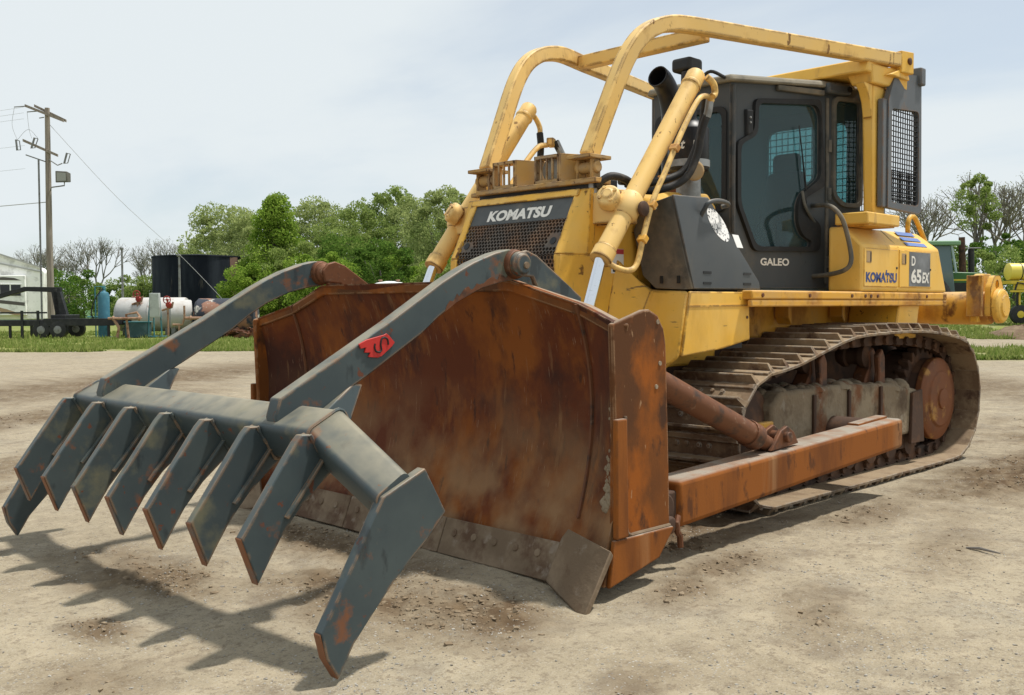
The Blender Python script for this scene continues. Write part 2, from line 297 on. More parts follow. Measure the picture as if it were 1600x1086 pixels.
# ------------------------------------------------------------------ ground
_perm = np.random.default_rng(3).permutation(256); _perm = np.concatenate([_perm, _perm])
_ang = np.random.default_rng(5).uniform(0, 2*np.pi, 256); _gx, _gy = np.cos(_ang), np.sin(_ang)
def pn(x, y):
    xi = np.floor(x).astype(int); yi = np.floor(y).astype(int); xf = x-xi; yf = y-yi
    u = xf*xf*xf*(xf*(xf*6-15)+10); v = yf*yf*yf*(yf*(yf*6-15)+10); xi &= 255; yi &= 255
    def g(i, j, a, b):
        h = _perm[_perm[(xi+i) & 255]+((yi+j) & 255)]; return _gx[h]*a+_gy[h]*b
    n00 = g(0, 0, xf, yf); n10 = g(1, 0, xf-1, yf); n01 = g(0, 1, xf, yf-1); n11 = g(1, 1, xf-1, yf-1)
    return (n00*(1-u)+n10*u)*(1-v)+(n01*(1-u)+n11*u)*v
def sst(a, b, x):
    t = np.clip((x-a)/(b-a), 0, 1); return t*t*(3-2*t)
def blob(x, y, cx, cy, rx, ry, ang=0):
    c, s = math.cos(ang), math.sin(ang); dx, dy = x-cx, y-cy; a = (dx*c+dy*s)/rx; b = (-dx*s+dy*c)/ry
    return np.clip(1.35-np.sqrt(a*a+b*b)*1.35+.55*pn(x*2.1+3, y*2.1)+.3*pn(x*6, y*6+4), 0, 1)
def churn(x, y):
    m = blob(x, y, 4.5, .95, .5, 1.1)
    for cx, cy, rx, ry, a, w in ((5.62, .42, .18, .35, 0, .9), (4.3, 1.45, .45, .6, 0, 1), (4.0, -.2, .4, 1.5, 0, .85), (5.1, -.4, .45, .9, 0, .85), (-1.9, 1.95, 3.2, .75, 0, 1), (.9, 1.75, .7, .3, 0, .7), (-6, 1.9, 4, 2.0, 0, .9),
        (2.75, 1.8, .6, .3, 0, .75), (2.3, 1.1, 1.6, .6, 0, 1), (3.3, 1.9, .5, .25, .4, .7), (-1.5, -14.5, 10, 2.6, .5, .9), (2.5, -9, 7, .9, .6, .85), (3.6, -5.2, 3.4, .8, .6, .7), (5.4, -3.2, 1.6, .35, .5, .6), (-9, -16, 9, 2.0, .7, .8),
        (1.4, 2.5, 1.1, .3, .3, .45), (3.1, 2.55, .7, .25, .5, .5), (4.6, 2.6, .6, .18, .4, .45), (2.0, 3.3, 1.0, .22, .35, .45), (5.9, 1.0, .3, .5, 0, .5), (-3.5, 3.2, 2.2, .35, .1, .6), (-11, -2, 5, 1.6, .6, .8)):
        m = np.maximum(m, w*blob(x, y, cx, cy, rx, ry, a))
    return m
def rise(x, y):
    r = (x-CAM.x)*rgt.x+(y-CAM.y)*rgt.y; d = (x-CAM.x)*FH.x+(y-CAM.y)*FH.y
    return .85*sst(38, 50, d)*sst(6, 15, r)
def height(x, y):
    m = churn(x, y); near = np.clip(1-np.hypot(x-2, y)/60, 0, 1)
    h = .022*pn(x*.45, y*.45)+.016*pn(x*1.7+5, y*1.7)+.009*pn(x*5, y*5+9)+.0045*pn(x*13, y*13)+.010*np.maximum(0, pn(x*2.9+y*1.5, y*.9-x*.3))
    rid = 1-np.abs(pn(x*3.4+7, y*3.4))*2; rid2 = 1-np.abs(pn(x*9, y*9+3))*2
    h = h*near+near*m*(.042*(rid-.55)+.026*(rid2-.5)+.014*pn(x*22, y*22)+.03*(sst(1.2, 1.6, y)-sst(3.0, 3.6, y))*sst(2.5, 1.0, x)*(.5-np.abs(pn(x*1.1, y*6.5))))
    h = h-.05*np.exp(-(((x-3.85)/.28)**2+((y-1.72)/.28)**2))
    # grouser prints left behind the tracks
    tr = (sst(.55, .60, np.abs(y))-sst(1.27, 1.32, np.abs(y)))*sst(-1.9, -2.3, x)*np.clip(1-(-2.2-x)/16, 0, 1); h = h+tr*(.022*np.abs(((x/.205) % 1)-.5)*2-.02)*(.6+.6*pn(x*1.3, y*1.3))
    # keep bare contact under the machine
    flat = np.exp(-(((x-.0)/2.2)**4+((np.abs(y)-.93)/.5)**4)); h = h*(1-.8*flat)
    return h+rise(x, y)-.012
def axis(lo, hi, step, far):
    a = list(np.arange(lo, hi+step/2, step)); s = step; p = hi; up = []
    while p < far: s *= 1.075; p += s; up.append(p)
    s = step; p = lo; dn = []
    while p > -far: s *= 1.075; p -= s; dn.append(p)
    return np.array(dn[::-1]+a+up)
def build_ground():
    xs = axis(-4.0, 6.9, .028, 2500); ys = axis(-5.0, 4.4, .028, 2500)
    X, Y = np.meshgrid(xs, ys, indexing='ij'); Z = height(X, Y); CH = churn(X, Y)
    nx, ny = X.shape; V = np.stack([X, Y, Z], -1).reshape(-1, 3)
    i = np.arange(nx*ny).reshape(nx, ny)
    F = np.stack([i[:-1, :-1], i[1:, :-1], i[1:, 1:], i[:-1, 1:]], -1).reshape(-1, 4)
    me = bpy.data.meshes.new('ground'); me.vertices.add(len(V)); me.vertices.foreach_set('co', V.ravel().astype(np.float32))
    me.loops.add(F.size); me.loops.foreach_set('vertex_index', F.ravel().astype(np.int32))
    me.polygons.add(len(F)); me.polygons.foreach_set('loop_start', np.arange(0, F.size, 4, dtype=np.int32)); me.polygons.foreach_set('loop_total', np.full(len(F), 4, np.int32))
    me.update(); me.validate(); me.shade_smooth()
    at = me.attributes.new('churned', 'FLOAT', 'POINT'); at.data.foreach_set('value', CH.ravel().astype(np.float32))
    return me
def ground_mat():
    m = bpy.data.materials.new('dirt_gravel_and_grass'); m.use_nodes = True; nt = m.node_tree; N = nt.nodes.new; L = nt.links.new
    b = nt.nodes['Principled BSDF']; b.inputs['Roughness'].default_value = .95; b.inputs['Specular IOR Level'].default_value = .15
    geo = N('ShaderNodeNewGeometry'); P = geo.outputs['Position']
    def noise(sc, det=5, st=S1, ro=.6):
        mp = N('ShaderNodeMapping'); mp.inputs['Scale'].default_value = st; L(P, mp.inputs[0])
        n = N('ShaderNodeTexNoise'); n.inputs['Scale'].default_value = sc; n.inputs['Detail'].default_value = det; n.inputs['Roughness'].default_value = ro; L(mp.outputs[0], n.inputs['Vector']); return n.outputs[0]
    def rng_(v, lo, hi, a=0, z=1):
        r = N('ShaderNodeMapRange'); r.inputs[1].default_value = lo; r.inputs[2].default_value = hi; r.inputs[3].default_value = a; r.inputs[4].default_value = z; L(v, r.inputs[0]); return r.outputs[0]
    def math_(op, a, c):
        n = N('ShaderNodeMath'); n.operation = op
        for k, q in enumerate((a, c)):
            if isinstance(q, (int, float)): n.inputs[k].default_value = q
            else: L(q, n.inputs[k])
        return n.outputs[0]
    def mix(f, a, c):
        n = N('ShaderNodeMix'); n.data_type = 'RGBA'
        for k, q in ((0, f), (6, a), (7, c)):
            if isinstance(q, tuple): n.inputs[k].default_value = (*q, 1)
            elif isinstance(q, (int, float)): n.inputs[k].default_value = q
            else: L(q, n.inputs[k])
        return n.outputs[2]
    def dot(vec):
        sb = N('ShaderNodeVectorMath'); sb.operation = 'SUBTRACT'; L(P, sb.inputs[0]); sb.inputs[1].default_value = (CAM.x, CAM.y, 0)
        d = N('ShaderNodeVectorMath'); d.operation = 'DOT_PRODUCT'; L(sb.outputs[0], d.inputs[0]); d.inputs[1].default_value = vec; return d.outputs['Value']
    rr = dot(rgt); dd = dot(FH)
    col = mix(rng_(noise(.55, 5), .38, .64), (.318, .272, .194), (.258, .216, .150))
    col = mix(rng_(noise(1.3, 6), .5, .68, 0, .8), col, (.270, .240, .185))
    col = mix(rng_(noise(6, 6), .46, .66, 0, .75), col, (.375, .318, .225))
    col = mix(rng_(noise(24, 6, ro=.75), .50, .62, 0, .7), col, (.150, .118, .082))
    col = mix(rng_(noise(95, 4, ro=.7), .54, .66, 0, .6), col, (.40, .36, .30)); col = mix(rng_(noise(2.6, 7, ro=.7), .54, .66, 0, .6), col, (.175, .137, .095)); col = mix(rng_(noise(120, 3, ro=.7), .58, .66, 0, .6), col, (.10, .085, .065))
    at = N('ShaderNodeAttribute'); at.attribute_name = 'churned'
    ch = math_('MULTIPLY', at.outputs['Fac'], rng_(noise(4, 7, ro=.7), .34, .50, .5, 1))
    col = mix(math_('MULTIPLY', ch, 1.0), col, mix(rng_(noise(9, 5), .4, .65), (.088, .058, .033), (.150, .107, .064)))
    # crushed stone chips
    vo = N('ShaderNodeTexVoronoi'); vo.inputs['Scale'].default_value = 62; L(P, vo.inputs['Vector'])
    chip = math_('MULTIPLY', rng_(vo.outputs['Distance'], .26, .34, 1, 0), rng_(noise(2.2, 4), .47, .6))
    sep = N('ShaderNodeSeparateColor'); L(vo.outputs['Color'], sep.inputs[0]); chip = math_('MULTIPLY', chip, rng_(sep.outputs[0], .55, .6))
    col = mix(math_('MULTIPLY', chip, .9), col, mix(sep.outputs[1], (.15, .14, .125), (.44, .42, .385)))
    # grass
    wob = math_('MULTIPLY', math_('SUBTRACT', noise(.35, 5), .5), 7)
    dw = math_('ADD', dd, wob)
    left = rng_(rr, -3, 0, 1, 0); right = rng_(rr, -3, 0, 0, 1)
    gl = math_('MULTIPLY', left, rng_(dw, 32.5, 34))
    g1 = math_('MULTIPLY', rng_(dw, 25, 26.5), rng_(dw, 32, 34.5, 1, 0)); g2 = rng_(dw, 39, 41.5)
    gr = math_('MULTIPLY', right, math_('MAXIMUM', math_('MULTIPLY', g1, .8), g2))
    gm = math_('MULTIPLY', math_('MAXIMUM', gl, gr), rng_(noise(1.4, 5), .3, .5, .55, 1))
    gc = mix(rng_(noise(.5, 5), .4, .65), (.13, .18, .036), (.22, .22, .07)); gc = mix(rng_(dd, 78, 84), gc, (.07, .15, .058))
    col = mix(gm, col, gc); L(col, b.inputs['Base Color'])
    hsum = math_('ADD', math_('MULTIPLY', noise(55, 5), .5), math_('MULTIPLY', chip, .35))
    bp = N('ShaderNodeBump'); bp.inputs['Strength'].default_value = .55; bp.inputs['Distance'].default_value = .012; L(hsum, bp.inputs['Height']); L(bp.outputs[0], b.inputs['Normal'])
    return m
GM = ground_mat()
tag(obj('ground', build_ground(), GM), kind='structure')

def hgt(x, y): return float(height(np.array([x]), np.array([y]))[0])
def stones():
    ico_v = [(0, 0, 1), (.89, 0, .45), (.28, .85, .45), (-.72, .53, .45), (-.72, -.53, .45), (.28, -.85, .45), (.72, .53, -.45), (-.28, .85, -.45), (-.89, 0, -.45), (-.28, -.85, -.45), (.72, -.53, -.45), (0, 0, -1)]
    ico_f = [(0, 1, 2), (0, 2, 3), (0, 3, 4), (0, 4, 5), (0, 5, 1), (1, 6, 2), (2, 7, 3), (3, 8, 4), (4, 9, 5), (5, 10, 1), (6, 7, 2), (7, 8, 3), (8, 9, 4), (9, 10, 5), (10, 6, 1), (11, 7, 6), (11, 8, 7), (11, 9, 8), (11, 10, 9), (11, 6, 10)]
    B = np.array(ico_v); Fb = np.array(ico_f)
    def scatter(n, pick, slo, shi, mt, name, label, sink=.25):
        xy = pick(n); h = height(xy[:, 0], xy[:, 1]); n = len(xy)
        s = slo*(shi/slo)**(rng.random(n)**2.2)
        V = B[None]*(1+.38*rng.standard_normal((n, 12, 1)).clip(-1, 1)); V = V*(s[:, None]*np.stack([rng.uniform(.8, 1.5, n), rng.uniform(.7, 1.2, n), rng.uniform(.45, .85, n)], -1))[:, None, :]
        a = rng.uniform(0, 6.28, n); c, q = np.cos(a)[:, None], np.sin(a)[:, None]
        Vx = V[..., 0]*c-V[..., 1]*q; Vy = V[..., 0]*q+V[..., 1]*c
        V = np.stack([Vx+xy[:, :1], Vy+xy[:, 1:2], V[..., 2]+(h+s*sink)[:, None]], -1).reshape(-1, 3)
        F = (Fb[None]+(np.arange(n)*12)[:, None, None]).reshape(-1, 3)
        me = bpy.data.meshes.new(name); me.from_pydata(V.tolist(), [], F.tolist()); o = obj(name, me, mt); tag(o, label, 'gravel' if 'gravel' in name else 'dirt', kind='stuff')
    def near(n):
        d = 3.4+(14-3.4)*rng.random(n)**2.1; r = (rng.random(n)-.5)*1.1*d
        p = np.array([[CAM.x, CAM.y]])+r[:, None]*np.array([[rgt.x, rgt.y]])+d[:, None]*np.array([[FH.x, FH.y]])
        k = pn(p[:, 0]*1.1, p[:, 1]*1.1)+.25*rng.standard_normal(n) > -.05; return p[k]
    def churned(n):
        p = near(n*14); k = churn(p[:, 0], p[:, 1]) > .35+.4*rng.random(len(p)); return p[k][:n]
    pale = mat('pale_limestone_chips', (.30, .28, .245), .9, 0, [((.17, .15, .13), 30, .45, .6, S1, 3), ((.38, .36, .32), 9, .5, .62, S1, 3)])
    clod = mat('brown_earth_clods', (.19, .14, .088), .97, 0, [((.27, .21, .14), 20, .45, .62, S1, 4)], [(80, .5, .004)])
    scatter(15000, near, .0018, .0075, pale, 'gravel', 'pale crushed stone chips scattered over the dirt yard')
    scatter(5000, churned, .003, .016, clod, 'dirt_clods', 'brown clods of churned earth lying around the rake and tracks', .1)
stones()

# ------------------------------------------------------------------ bulldozer
dozer = thing('bulldozer', 'yellow crawler bulldozer with dark grey cab, curved overhead guard beams and rusty blade', 'bulldozer')
TY0, TY1 = .575, 1.29
def track_path():
    pts = []
    cx, cz, r = -1.76, .575, .555
    for a in range(270, 89, -9): pts.append((cx+r*math.cos(R(a)), cz+r*math.sin(R(a))))
    top = catmull([(-1.76, 1.13, 0), (-1.3, 1.185, 0), (-.72, 1.205, 0), (.13, 1.185, 0), (.60, 1.105, 0), (1.05, 1.005, 0), (1.47, .955, 0)], 8)
    pts += [(p.x, p.y) for p in top[1:-1]]
    cx, cz, r = 1.36, .49, .47
    for a in range(76, -91, -8): pts.append((cx+r*math.cos(R(a)), cz+r*math.sin(R(a))))
    pts.append((1.36, .02)); pts.append((-1.76, .02))
    return pts
def resample(pts, n):
    P = np.array(pts+[pts[0]]); L_ = np.r_[0, np.cumsum(np.hypot(*np.diff(P, axis=0).T))]; tot = L_[-1]
    f = lambda s: np.array([np.interp(s % tot, L_, P[:, 0]), np.interp(s % tot, L_, P[:, 1])])
    out = []
    for i in range(n):
        s = tot*i/n; h = tot/n/2; a = f(s-h*.92+tot); c = f(s+h*.92); m = (a+c)/2; t = c-a; t /= np.hypot(*t); out.append((m, t))
    return out, tot/n
PATH = track_path(); SH, PITCHM = resample(PATH, 47)
def shoe_mesh():
    b = MB(); L_ = PITCHM*1.03; w = (TY1-TY0)/2
    b.box((0, 0, -.011), (L_, 2*w, .022))
    b.box((-L_*.36, 0, .008), (L_*.2, 2*w-.01, .016))
    g0 = L_*.36; A = [(g0-.022, -w+.006, 0), (g0+.022, -w+.006, 0), (g0+.022, w-.006, 0), (g0-.022, w-.006, 0)]
    B_ = [(g0-.010, -w+.045, .062), (g0+.010, -w+.045, .062), (g0+.010, w-.045, .062), (g0-.010, w-.045, .062)]
    b.hexa([Vector(p) for p in A], [Vector(p) for p in B_])
    for y in (-.13, -.05, .05, .13): b.lathe((-.02, y, -.004), (0, 0, 1), [(0, .016), (.018, .016), (.02, .006)], 6)
    me = bpy.data.meshes.new('track_shoe'); me.from_pydata(b.v, [], b.f)
    bm = bmesh.new(); bm.from_mesh(me); bmesh.ops.recalc_face_normals(bm, faces=bm.faces); bmesh.ops.bevel(bm, geom=[e for e in bm.edges if e.calc_length() > .15], offset=.004, segments=1, affect='EDGES'); bm.to_mesh(me); bm.free(); smooth(me, 30)
    me.materials.append(M['shoe']); return me
SHOE = shoe_mesh()
def side_running_gear(s):
    yc = s*(TY0+TY1)/2
    ch = MB()
    for (m, t) in SH:
        n = np.array([-t[1], t[0]])       # path runs clockwise seen from +y: outward is to the left of travel
        X = Vector((t[0], 0, t[1])); Z = Vector((n[0], 0, n[1])); Rm = Matrix((X, Vector((0, 1, 0)), Z)).transposed()
        o = Vector((m[0], 0, m[1]))
        for y, off in ((-.105, .0), (-.075, .05), (.075, .05), (.105, .0)):
            c = o+Z*-.075+X*off*.9+Vector((0, yc+y, 0)); prof = []
            for k in range(10):
                a = 2*math.pi*k/10; prof.append((math.cos(a)*.078+(.035 if math.cos(a) > 0 else -.035), math.sin(a)*.055))
            A = [c+X*p[0]+Z*p[1]+Vector((0, -.016, 0)) for p in prof]; B_ = [q+Vector((0, .032, 0)) for q in A]; ch.hexa(A, B_)
        c = o+Z*-.085-X*PITCHM*.5; ch.tube([c+Vector((0, yc-.15, 0)), c+Vector((0, yc+.15, 0))], .032, 8)
    chain = ch.build('track_chain', M['dark_rust'], dozer)
    for (m, t) in SH:
        n = np.array([-t[1], t[0]])
        X = Vector((t[0], 0, t[1])); Z = Vector((n[0], 0, n[1])); Rm = Matrix((X, Z.cross(X), Z)).transposed().to_4x4()
        o = obj('track_shoe', SHOE, None, chain); o.matrix_basis = Matrix.Translation((m[0], yc, m[1])) @ Rm
    # frame
    yi, yo = s*.74, s*1.15
    b = MB(); b.prism([(-1.38, .30), (1.0, .30), (1.17, .44), (1.17, .70), (1.05, .80), (.2, .80), (-.75, .76), (-1.25, .68), (-1.38, .5)], 'y', min(yi, yo), max(yi, yo))
    fr = b.build('track_frame', M['frame_mud'], dozer, .03)
    b = MB(); b.prism([(-1.32, .22), (-1.05, .22), (-1.08, .66), (-1.27, .68)], 'y', *sorted((yo+s*.002, yo+s*.03))); b.build('guard_plate', M['dark_rust'], fr, .006)
    b = MB(); b.prism([(-1.35, .17), (1.05, .17), (1.05, .33), (-1.35, .33)], 'y', *sorted((s*.79, s*.83))); b.prism([(-1.35, .17), (1.05, .17), (1.05, .33), (-1.35, .33)], 'y', *sorted((s*1.06, s*1.10))); b.build('roller_guard', M['dark_rust'], fr, .01)
    for x in (.60, .05, -.50): 
        b = MB(); b.box((x, yo+s*.012, .60), (.035, .02, .3)); b.build('frame_rib', M['dark_rust'], fr, .004)
    for x in np.linspace(-1.2, 1.0, 7):
        MB().lathe((x, yc-.17, .22), (0, 1, 0), [(0, .11), (.05, .11), (.06, .085), (.28, .085), (.29, .11), (.34, .11)], 18).build('track_roller', M['dark_rust'], dozer)
    for x in (.30, -.70):
        b = MB(); b.prism([(x-.10, .70), (x+.16, .70), (x+.10, .82), (x+.03, .90), (x+.06, 1.02), (x-.02, 1.06), (x-.08, 1.0), (x-.10, .86)], 'y', *sorted((s*.86, s*.99))); b.build('roller_bracket', M['pin_rust'], fr, .015)
        MB().lathe((x+.03, s*.70, .985), (0, s, 0), [(0, .07), (.05, .10), (.09, .10), (.10, .075), (.2, .075), (.21, .10), (.26, .10), (.28, .05)], 18).build('carrier_roller', M['dark_rust'], dozer)
        b = MB(); b.prism([(x-.06, .68), (x+.08, .68), (x+.05, .85), (x+.07, 1.0), (x+.0, 1.05), (x-.05, .98)], 'y', *sorted((s*1.03, s*1.08))); b.build('roller_bracket', M['pin_rust'], fr, .012)
    # sprocket and final drive
    b = MB(); n = 26; prof = []
    for k in range(n*4):
        a = 2*math.pi*k/(n*4); q = k % 4; rr = .47 if q in (1, 2) else .40; prof.append((-1.76+rr*math.cos(a), .575+rr*math.sin(a)))
    b.prism(prof, 'y', *sorted((s*.88, s*.98))); b.build('sprocket', M['dark_rust'], dozer, .008)
    fd = MB().lathe((-1.76, s*.70, .56), (0, s, 0), [(0, .44), (.20, .44), (.23, .37), (.36, .36), (.36, .30)], 40).build('final_drive', M['dark_rust'], dozer, .01)
    MB().lathe((-1.76, s*1.055, .56), (0, s, 0), [(0, .375), (.055, .375), (.075, .34), (.08, .26), (.095, .245), (.10, .11)], 40).build('hub_cover', M['hub'], fd, .006)
    MB().lathe((-1.76, s*1.15, .56), (0, s, 0), [(0, .095), (.02, .09), (.025, .05)], 20).build('hub_cap', M['hub'], fd, .004)
    # idler
    idl = MB().lathe((1.36, s*.78, .49), (0, s, 0), [(0, .30), (.03, .36), (.05, .36), (.06, .33), (.10, .33), (.10, .39), (.20, .39), (.20, .33), (.24, .33), (.25, .36), (.27, .36), (.31, .20), (.33, .12)], 36).build('idler', M['dark_rust'], dozer)
    b = MB(); b.box((1.20, s*1.12, .50), (.34, .05, .20)); b.build('idler_bracket', M['yellow_rusty'], dozer, .01)
    # dirt lying on the frame
    b = MB()
    for k in range(70):
        x = random.uniform(-1.15, 1.05); y = s*random.uniform(.80, 1.10); r = random.uniform(.03, .085); z = .795 if x > .2 else .795-(.2-x)*.042
        b.lathe((x, y, z-r*.55), (random.uniform(-.2, .2), random.uniform(-.2, .2), 1), [(0, r*1.3), (r*.5, r*1.05), (r*.85, r*.6), (r, r*.2)], 7)
    o = b.build('caked_dirt', M['frame_mud'], fr); tag(o, kind='stuff')
    # push arm
    ys = sorted((s*1.385, s*1.60))
    b = MB(); b.hexa([Vector((2.90, y, z)) for y, z in ((ys[0], .185), (ys[1], .185), (ys[1], .45), (ys[0], .45))], [Vector((.06, y, z)) for y, z in ((ys[0], .345), (ys[1], .345), (ys[1], .565), (ys[0], .565))])
    pa = b.build('push_arm', M['arm_rust'], dozer, .03, 3)
    b = MB(); b.box((3.0, s*1.50, .315), (.22, .15, .16)); b.lathe((3.03, s*1.40, .315), (0, s, 0), [(0, .085), (.2, .085)], 20); b.lathe((3.03, s*1.59, .23), (0, s, 0), [(0, .05), (.05, .05), (.055, .03)], 16); b.build('push_arm_yoke', M['dark_rust'], pa, .012)
    b = MB(); b.tube([(2.96, s*1.63, .27), (2.985, s*1.64, .24), (2.98, s*1.64, .19), (2.955, s*1.64, .16), (2.95, s*1.64, .10)], .018, 8); b.build('shackle', M['pin_rust'], pa)
    b = MB(); b.box((.34, s*1.45, .556), (.46, .09, .028), Matrix.Rotation(R(2.8), 3, 'Y')); b.build('wear_block', M['arm_rust'], pa, .006)
    # trunnion mount hidden behind the arm
    b = MB(); b.lathe((.28, s*1.10, .44), (0, s, 0), [(0, .13), (.30, .13)], 20); b.build('trunnion', M['dark_rust'], dozer, .01)
    # brace from the blade back to the arm
    br = MB().tube([(3.26, s*1.46, 1.13), (2.87, s*1.47, .97), (2.02, s*1.48, .625)], [.074, .076, .076], 18).build('blade_brace', M['pin_rust'], dozer)
    b = MB(); b.lathe((2.03, s*1.48, .63), (-.926, .01*s, -.376), [(0, .086), (.10, .086), (.11, .055), (.30, .048), (.40, .048)], 18); b.build('brace_screw', M['pin_rust'], br, .004)
    b = MB()
    for y in (1.42, 1.52): b.prism([(1.86, .50), (1.52, .52), (1.58, .60), (1.66, .645), (1.74, .62)], 'y', *sorted((s*y, s*(y+.03))))
    b.lathe((1.68, s*1.40, .575), (0, s, 0), [(0, .035), (.18, .035)], 14); b.build('brace_bracket', M['pin_rust'], br, .006)
for s in (1, -1): side_running_gear(s)

# ---- blade
def blade_x(z):      # concave face of the mouldboard
    t = (z-.05)/1.45; return 3.60-.20*4*t*(1-t)*.95-.09*t
def blade_top(y):
    y = abs(y)
    return 1.567 if y < .9 else (1.567-(y-.9)/.48*.137 if y < 1.38 else 1.43-(y-1.38)/.31*.093)
def wing(y): return max(0, abs(y)-1.36)*.42
def build_blade():
    ys = [-1.69+i*(3.38/64) for i in range(65)]; nv = 26; V = []; F = []
    for y in ys:
        zt = blade_top(y)
        for k in range(nv):
            z = .10+(zt-.10)*k/(nv-1)
            dent = .006*math.sin(y*3.1+z*2)+.004*math.sin(y*7.3-z*5)
            x = blade_x(z)+wing(y)+dent
            V.append((x, y, z))
    n0 = len(V)
    V += [(x-.045, y, z) for x, y, z in V]
    def q(a, b, c, d): F.append([a, b, c, d])
    W = len(ys)
    for i in range(W-1):
        for k in range(nv-1):
            a, b_, c, d = i*nv+k, (i+1)*nv+k, (i+1)*nv+k+1, i*nv+k+1
            q(a, b_, c, d); q(n0+d, n0+c, n0+b_, n0+a)
        a, b_ = i*nv+nv-1, (i+1)*nv+nv-1; q(a, b_, n0+b_, n0+a); a, b_ = i*nv, (i+1)*nv; q(n0+a, n0+b_, b_, a)
    for i in (0, W-1):
        for k in range(nv-1): a, d = i*nv+k, i*nv+k+1; q(a, d, n0+d, n0+a)
    bl = MB().add(V, F).build('blade', M['blade'], dozer)
    # spine and back structure
    b = MB(); b.prism([(3.36, .12), (3.30, .50), (3.28, 1.0), (3.36, 1.30), (3.12, 1.22), (3.04, .95), (3.04, .30), (3.14, .12)], 'y', -1.62, 1.62); b.build('back_frame', M['blade_side'], bl, .02)
    b = MB(); pts = [(-1.69, blade_top(1.69)), (-1.38, blade_top(1.38)), (-.9, 1.567), (.9, 1.567), (1.38, blade_top(1.38)), (1.69, blade_top(1.69))]
    P = [Vector((blade_x(z)+wing(y)-.05, y, z-.035)) for y, z in pts]; b.sweep([(-.05, -.03), (.04, -.03), (.04, .03), (-.05, .03)], P, (1, 0, 0)); b.build('top_rail', M['blade_side'], bl, .008)
    # welded seams where the corner wings join
    for s in (1, -1):
        pts = [(blade_x(z)+wing(1.37)+.006*math.sin(s*1.37*3.1+z*2)+.004*math.sin(s*1.37*7.3-z*5)+.004, s*1.365, z) for z in np.linspace(.3, 1.43, 24)]
        MB().tube(pts, .012, 6).build('weld_seam', M['pin_rust'], bl)
    # cutting edge in three bolted lengths
    for a, c in ((-1.36, -.47), (-.465, .465), (.47, 1.36)):
        e = MB().hexa([Vector(p) for p in ((3.70, a, .0), (3.67, a, .0), (3.59, a, .185), (3.62, a, .195))], [Vector(p) for p in ((3.70, c, .0), (3.67, c, .0), (3.59, c, .185), (3.62, c, .195))]).build('cutting_edge', M['dirt_steel'], bl, .006)
        for y in np.arange(a+.1, c-.05, .165):
            MB().lathe((3.645, y, .12), (.92, 0, .4), [(0, .024), (.012, .02), (.014, .008)], 10).build('plow_bolt', M['dirt_steel'], bl)
    for s in (1, -1):
        y0, y1 = sorted((s*1.665, s*1.70))
        b = MB(); poly = [(3.605, 1.33), (3.56, 1.342), (3.44, 1.375), (3.36, 1.398), (3.305, 1.40), (3.235, 1.37), (3.185, 1.30), (3.165, 1.22), (3.14, .67), (3.127, .245), (3.25, .115), (3.665, .026), (3.59, .25), (3.585, .8)]
        pl = b.prism(poly, 'y', y0, y1).build('side_plate', M['blade_side'], bl, .01)
        b = MB(); b.prism([(3.61, .86), (3.528, .86), (3.515, .295), (3.515, .262), (3.61, .262)], 'y', *sorted((s*1.702, s*1.735))); b.build('wear_bar', M['arm_rust'], bl, .01, 3)
        b = MB(); b.prism([(3.62, .258), (3.132, .258), (3.132, .243), (3.255, .112), (3.66, .028)], 'y', *sorted((s*1.702, s*1.728))); b.build('wear_shoe', M['arm_rust'], bl, .008, 3)
        MB().tube(catmull([(3.512, s*1.706, .868), (3.512, s*1.708, .6), (3.505, s*1.708, .32), (3.48, s*1.708, .268), (3.40, s*1.706, .263), (3.14, s*1.706, .262)], 5), .010, 6).build('weld_seam', M['dirt_steel'], bl)
        for x, z in ((3.24, 1.335), (3.22, 1.12), (3.25, 1.0)): MB().lathe((x, s*1.699, z), (0, s, 0), [(0, .013), (.006, .012)], 8).build('bolt_hole', M['mud'], bl)
        # end bit turned out at the corner
        A = [Vector((3.742, s*1.372, .022)), Vector((3.868, s*1.70, -.055)), Vector((3.862, s*1.745, -.05)), Vector((3.68, s*1.755, .225)), Vector((3.70, s*1.49, .30)), Vector((3.715, s*1.455, .25))]
        eb = MB().plate(A, .032*(1 if s > 0 else -1)).build('end_bit', M['dirt_steel'], bl, .006)
        nrm = (A[1]-A[0]).cross(A[4]-A[0]).normalized()*(1 if s > 0 else -1)
        for k, (f, g) in enumerate(((.42, .42), (.40, .72))):
            p = A[0].lerp(A[1], f).lerp(A[4].lerp(A[3], f*.9), g); MB().lathe(p-nrm*.004, nrm, [(0, .022), (.006, .022), (.007, .012)], 12).build('bolt_hole', M['black'] if k == 0 else M['dirt_steel'], bl)
    # caked dirt against the corner
    b = MB()
    for k in range(260):
        z = random.uniform(.38, .98); y = 1.60+random.gauss(0, .028)*(1-abs(z-.66)/.34*.6)-.10*max(0, z-.75); x = blade_x(z)+wing(y); r = random.uniform(.006, .017)
        b.lathe((x-.008, y, z), (1, random.uniform(-.4, .4), random.uniform(-.4, .4)), [(0, r*1.4), (r*.5, r), (r*.8, r*.4)], 6)
    tag(b.build('caked_dirt', M['frame_mud'], bl), kind='stuff')
    # rake hinge brackets on the top edge
    for s in (1, -1):
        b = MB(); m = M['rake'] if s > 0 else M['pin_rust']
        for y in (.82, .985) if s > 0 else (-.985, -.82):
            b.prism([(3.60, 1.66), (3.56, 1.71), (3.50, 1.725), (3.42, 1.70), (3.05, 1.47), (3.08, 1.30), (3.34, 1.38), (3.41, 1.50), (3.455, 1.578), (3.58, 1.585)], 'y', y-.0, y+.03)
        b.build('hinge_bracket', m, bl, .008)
build_blade()

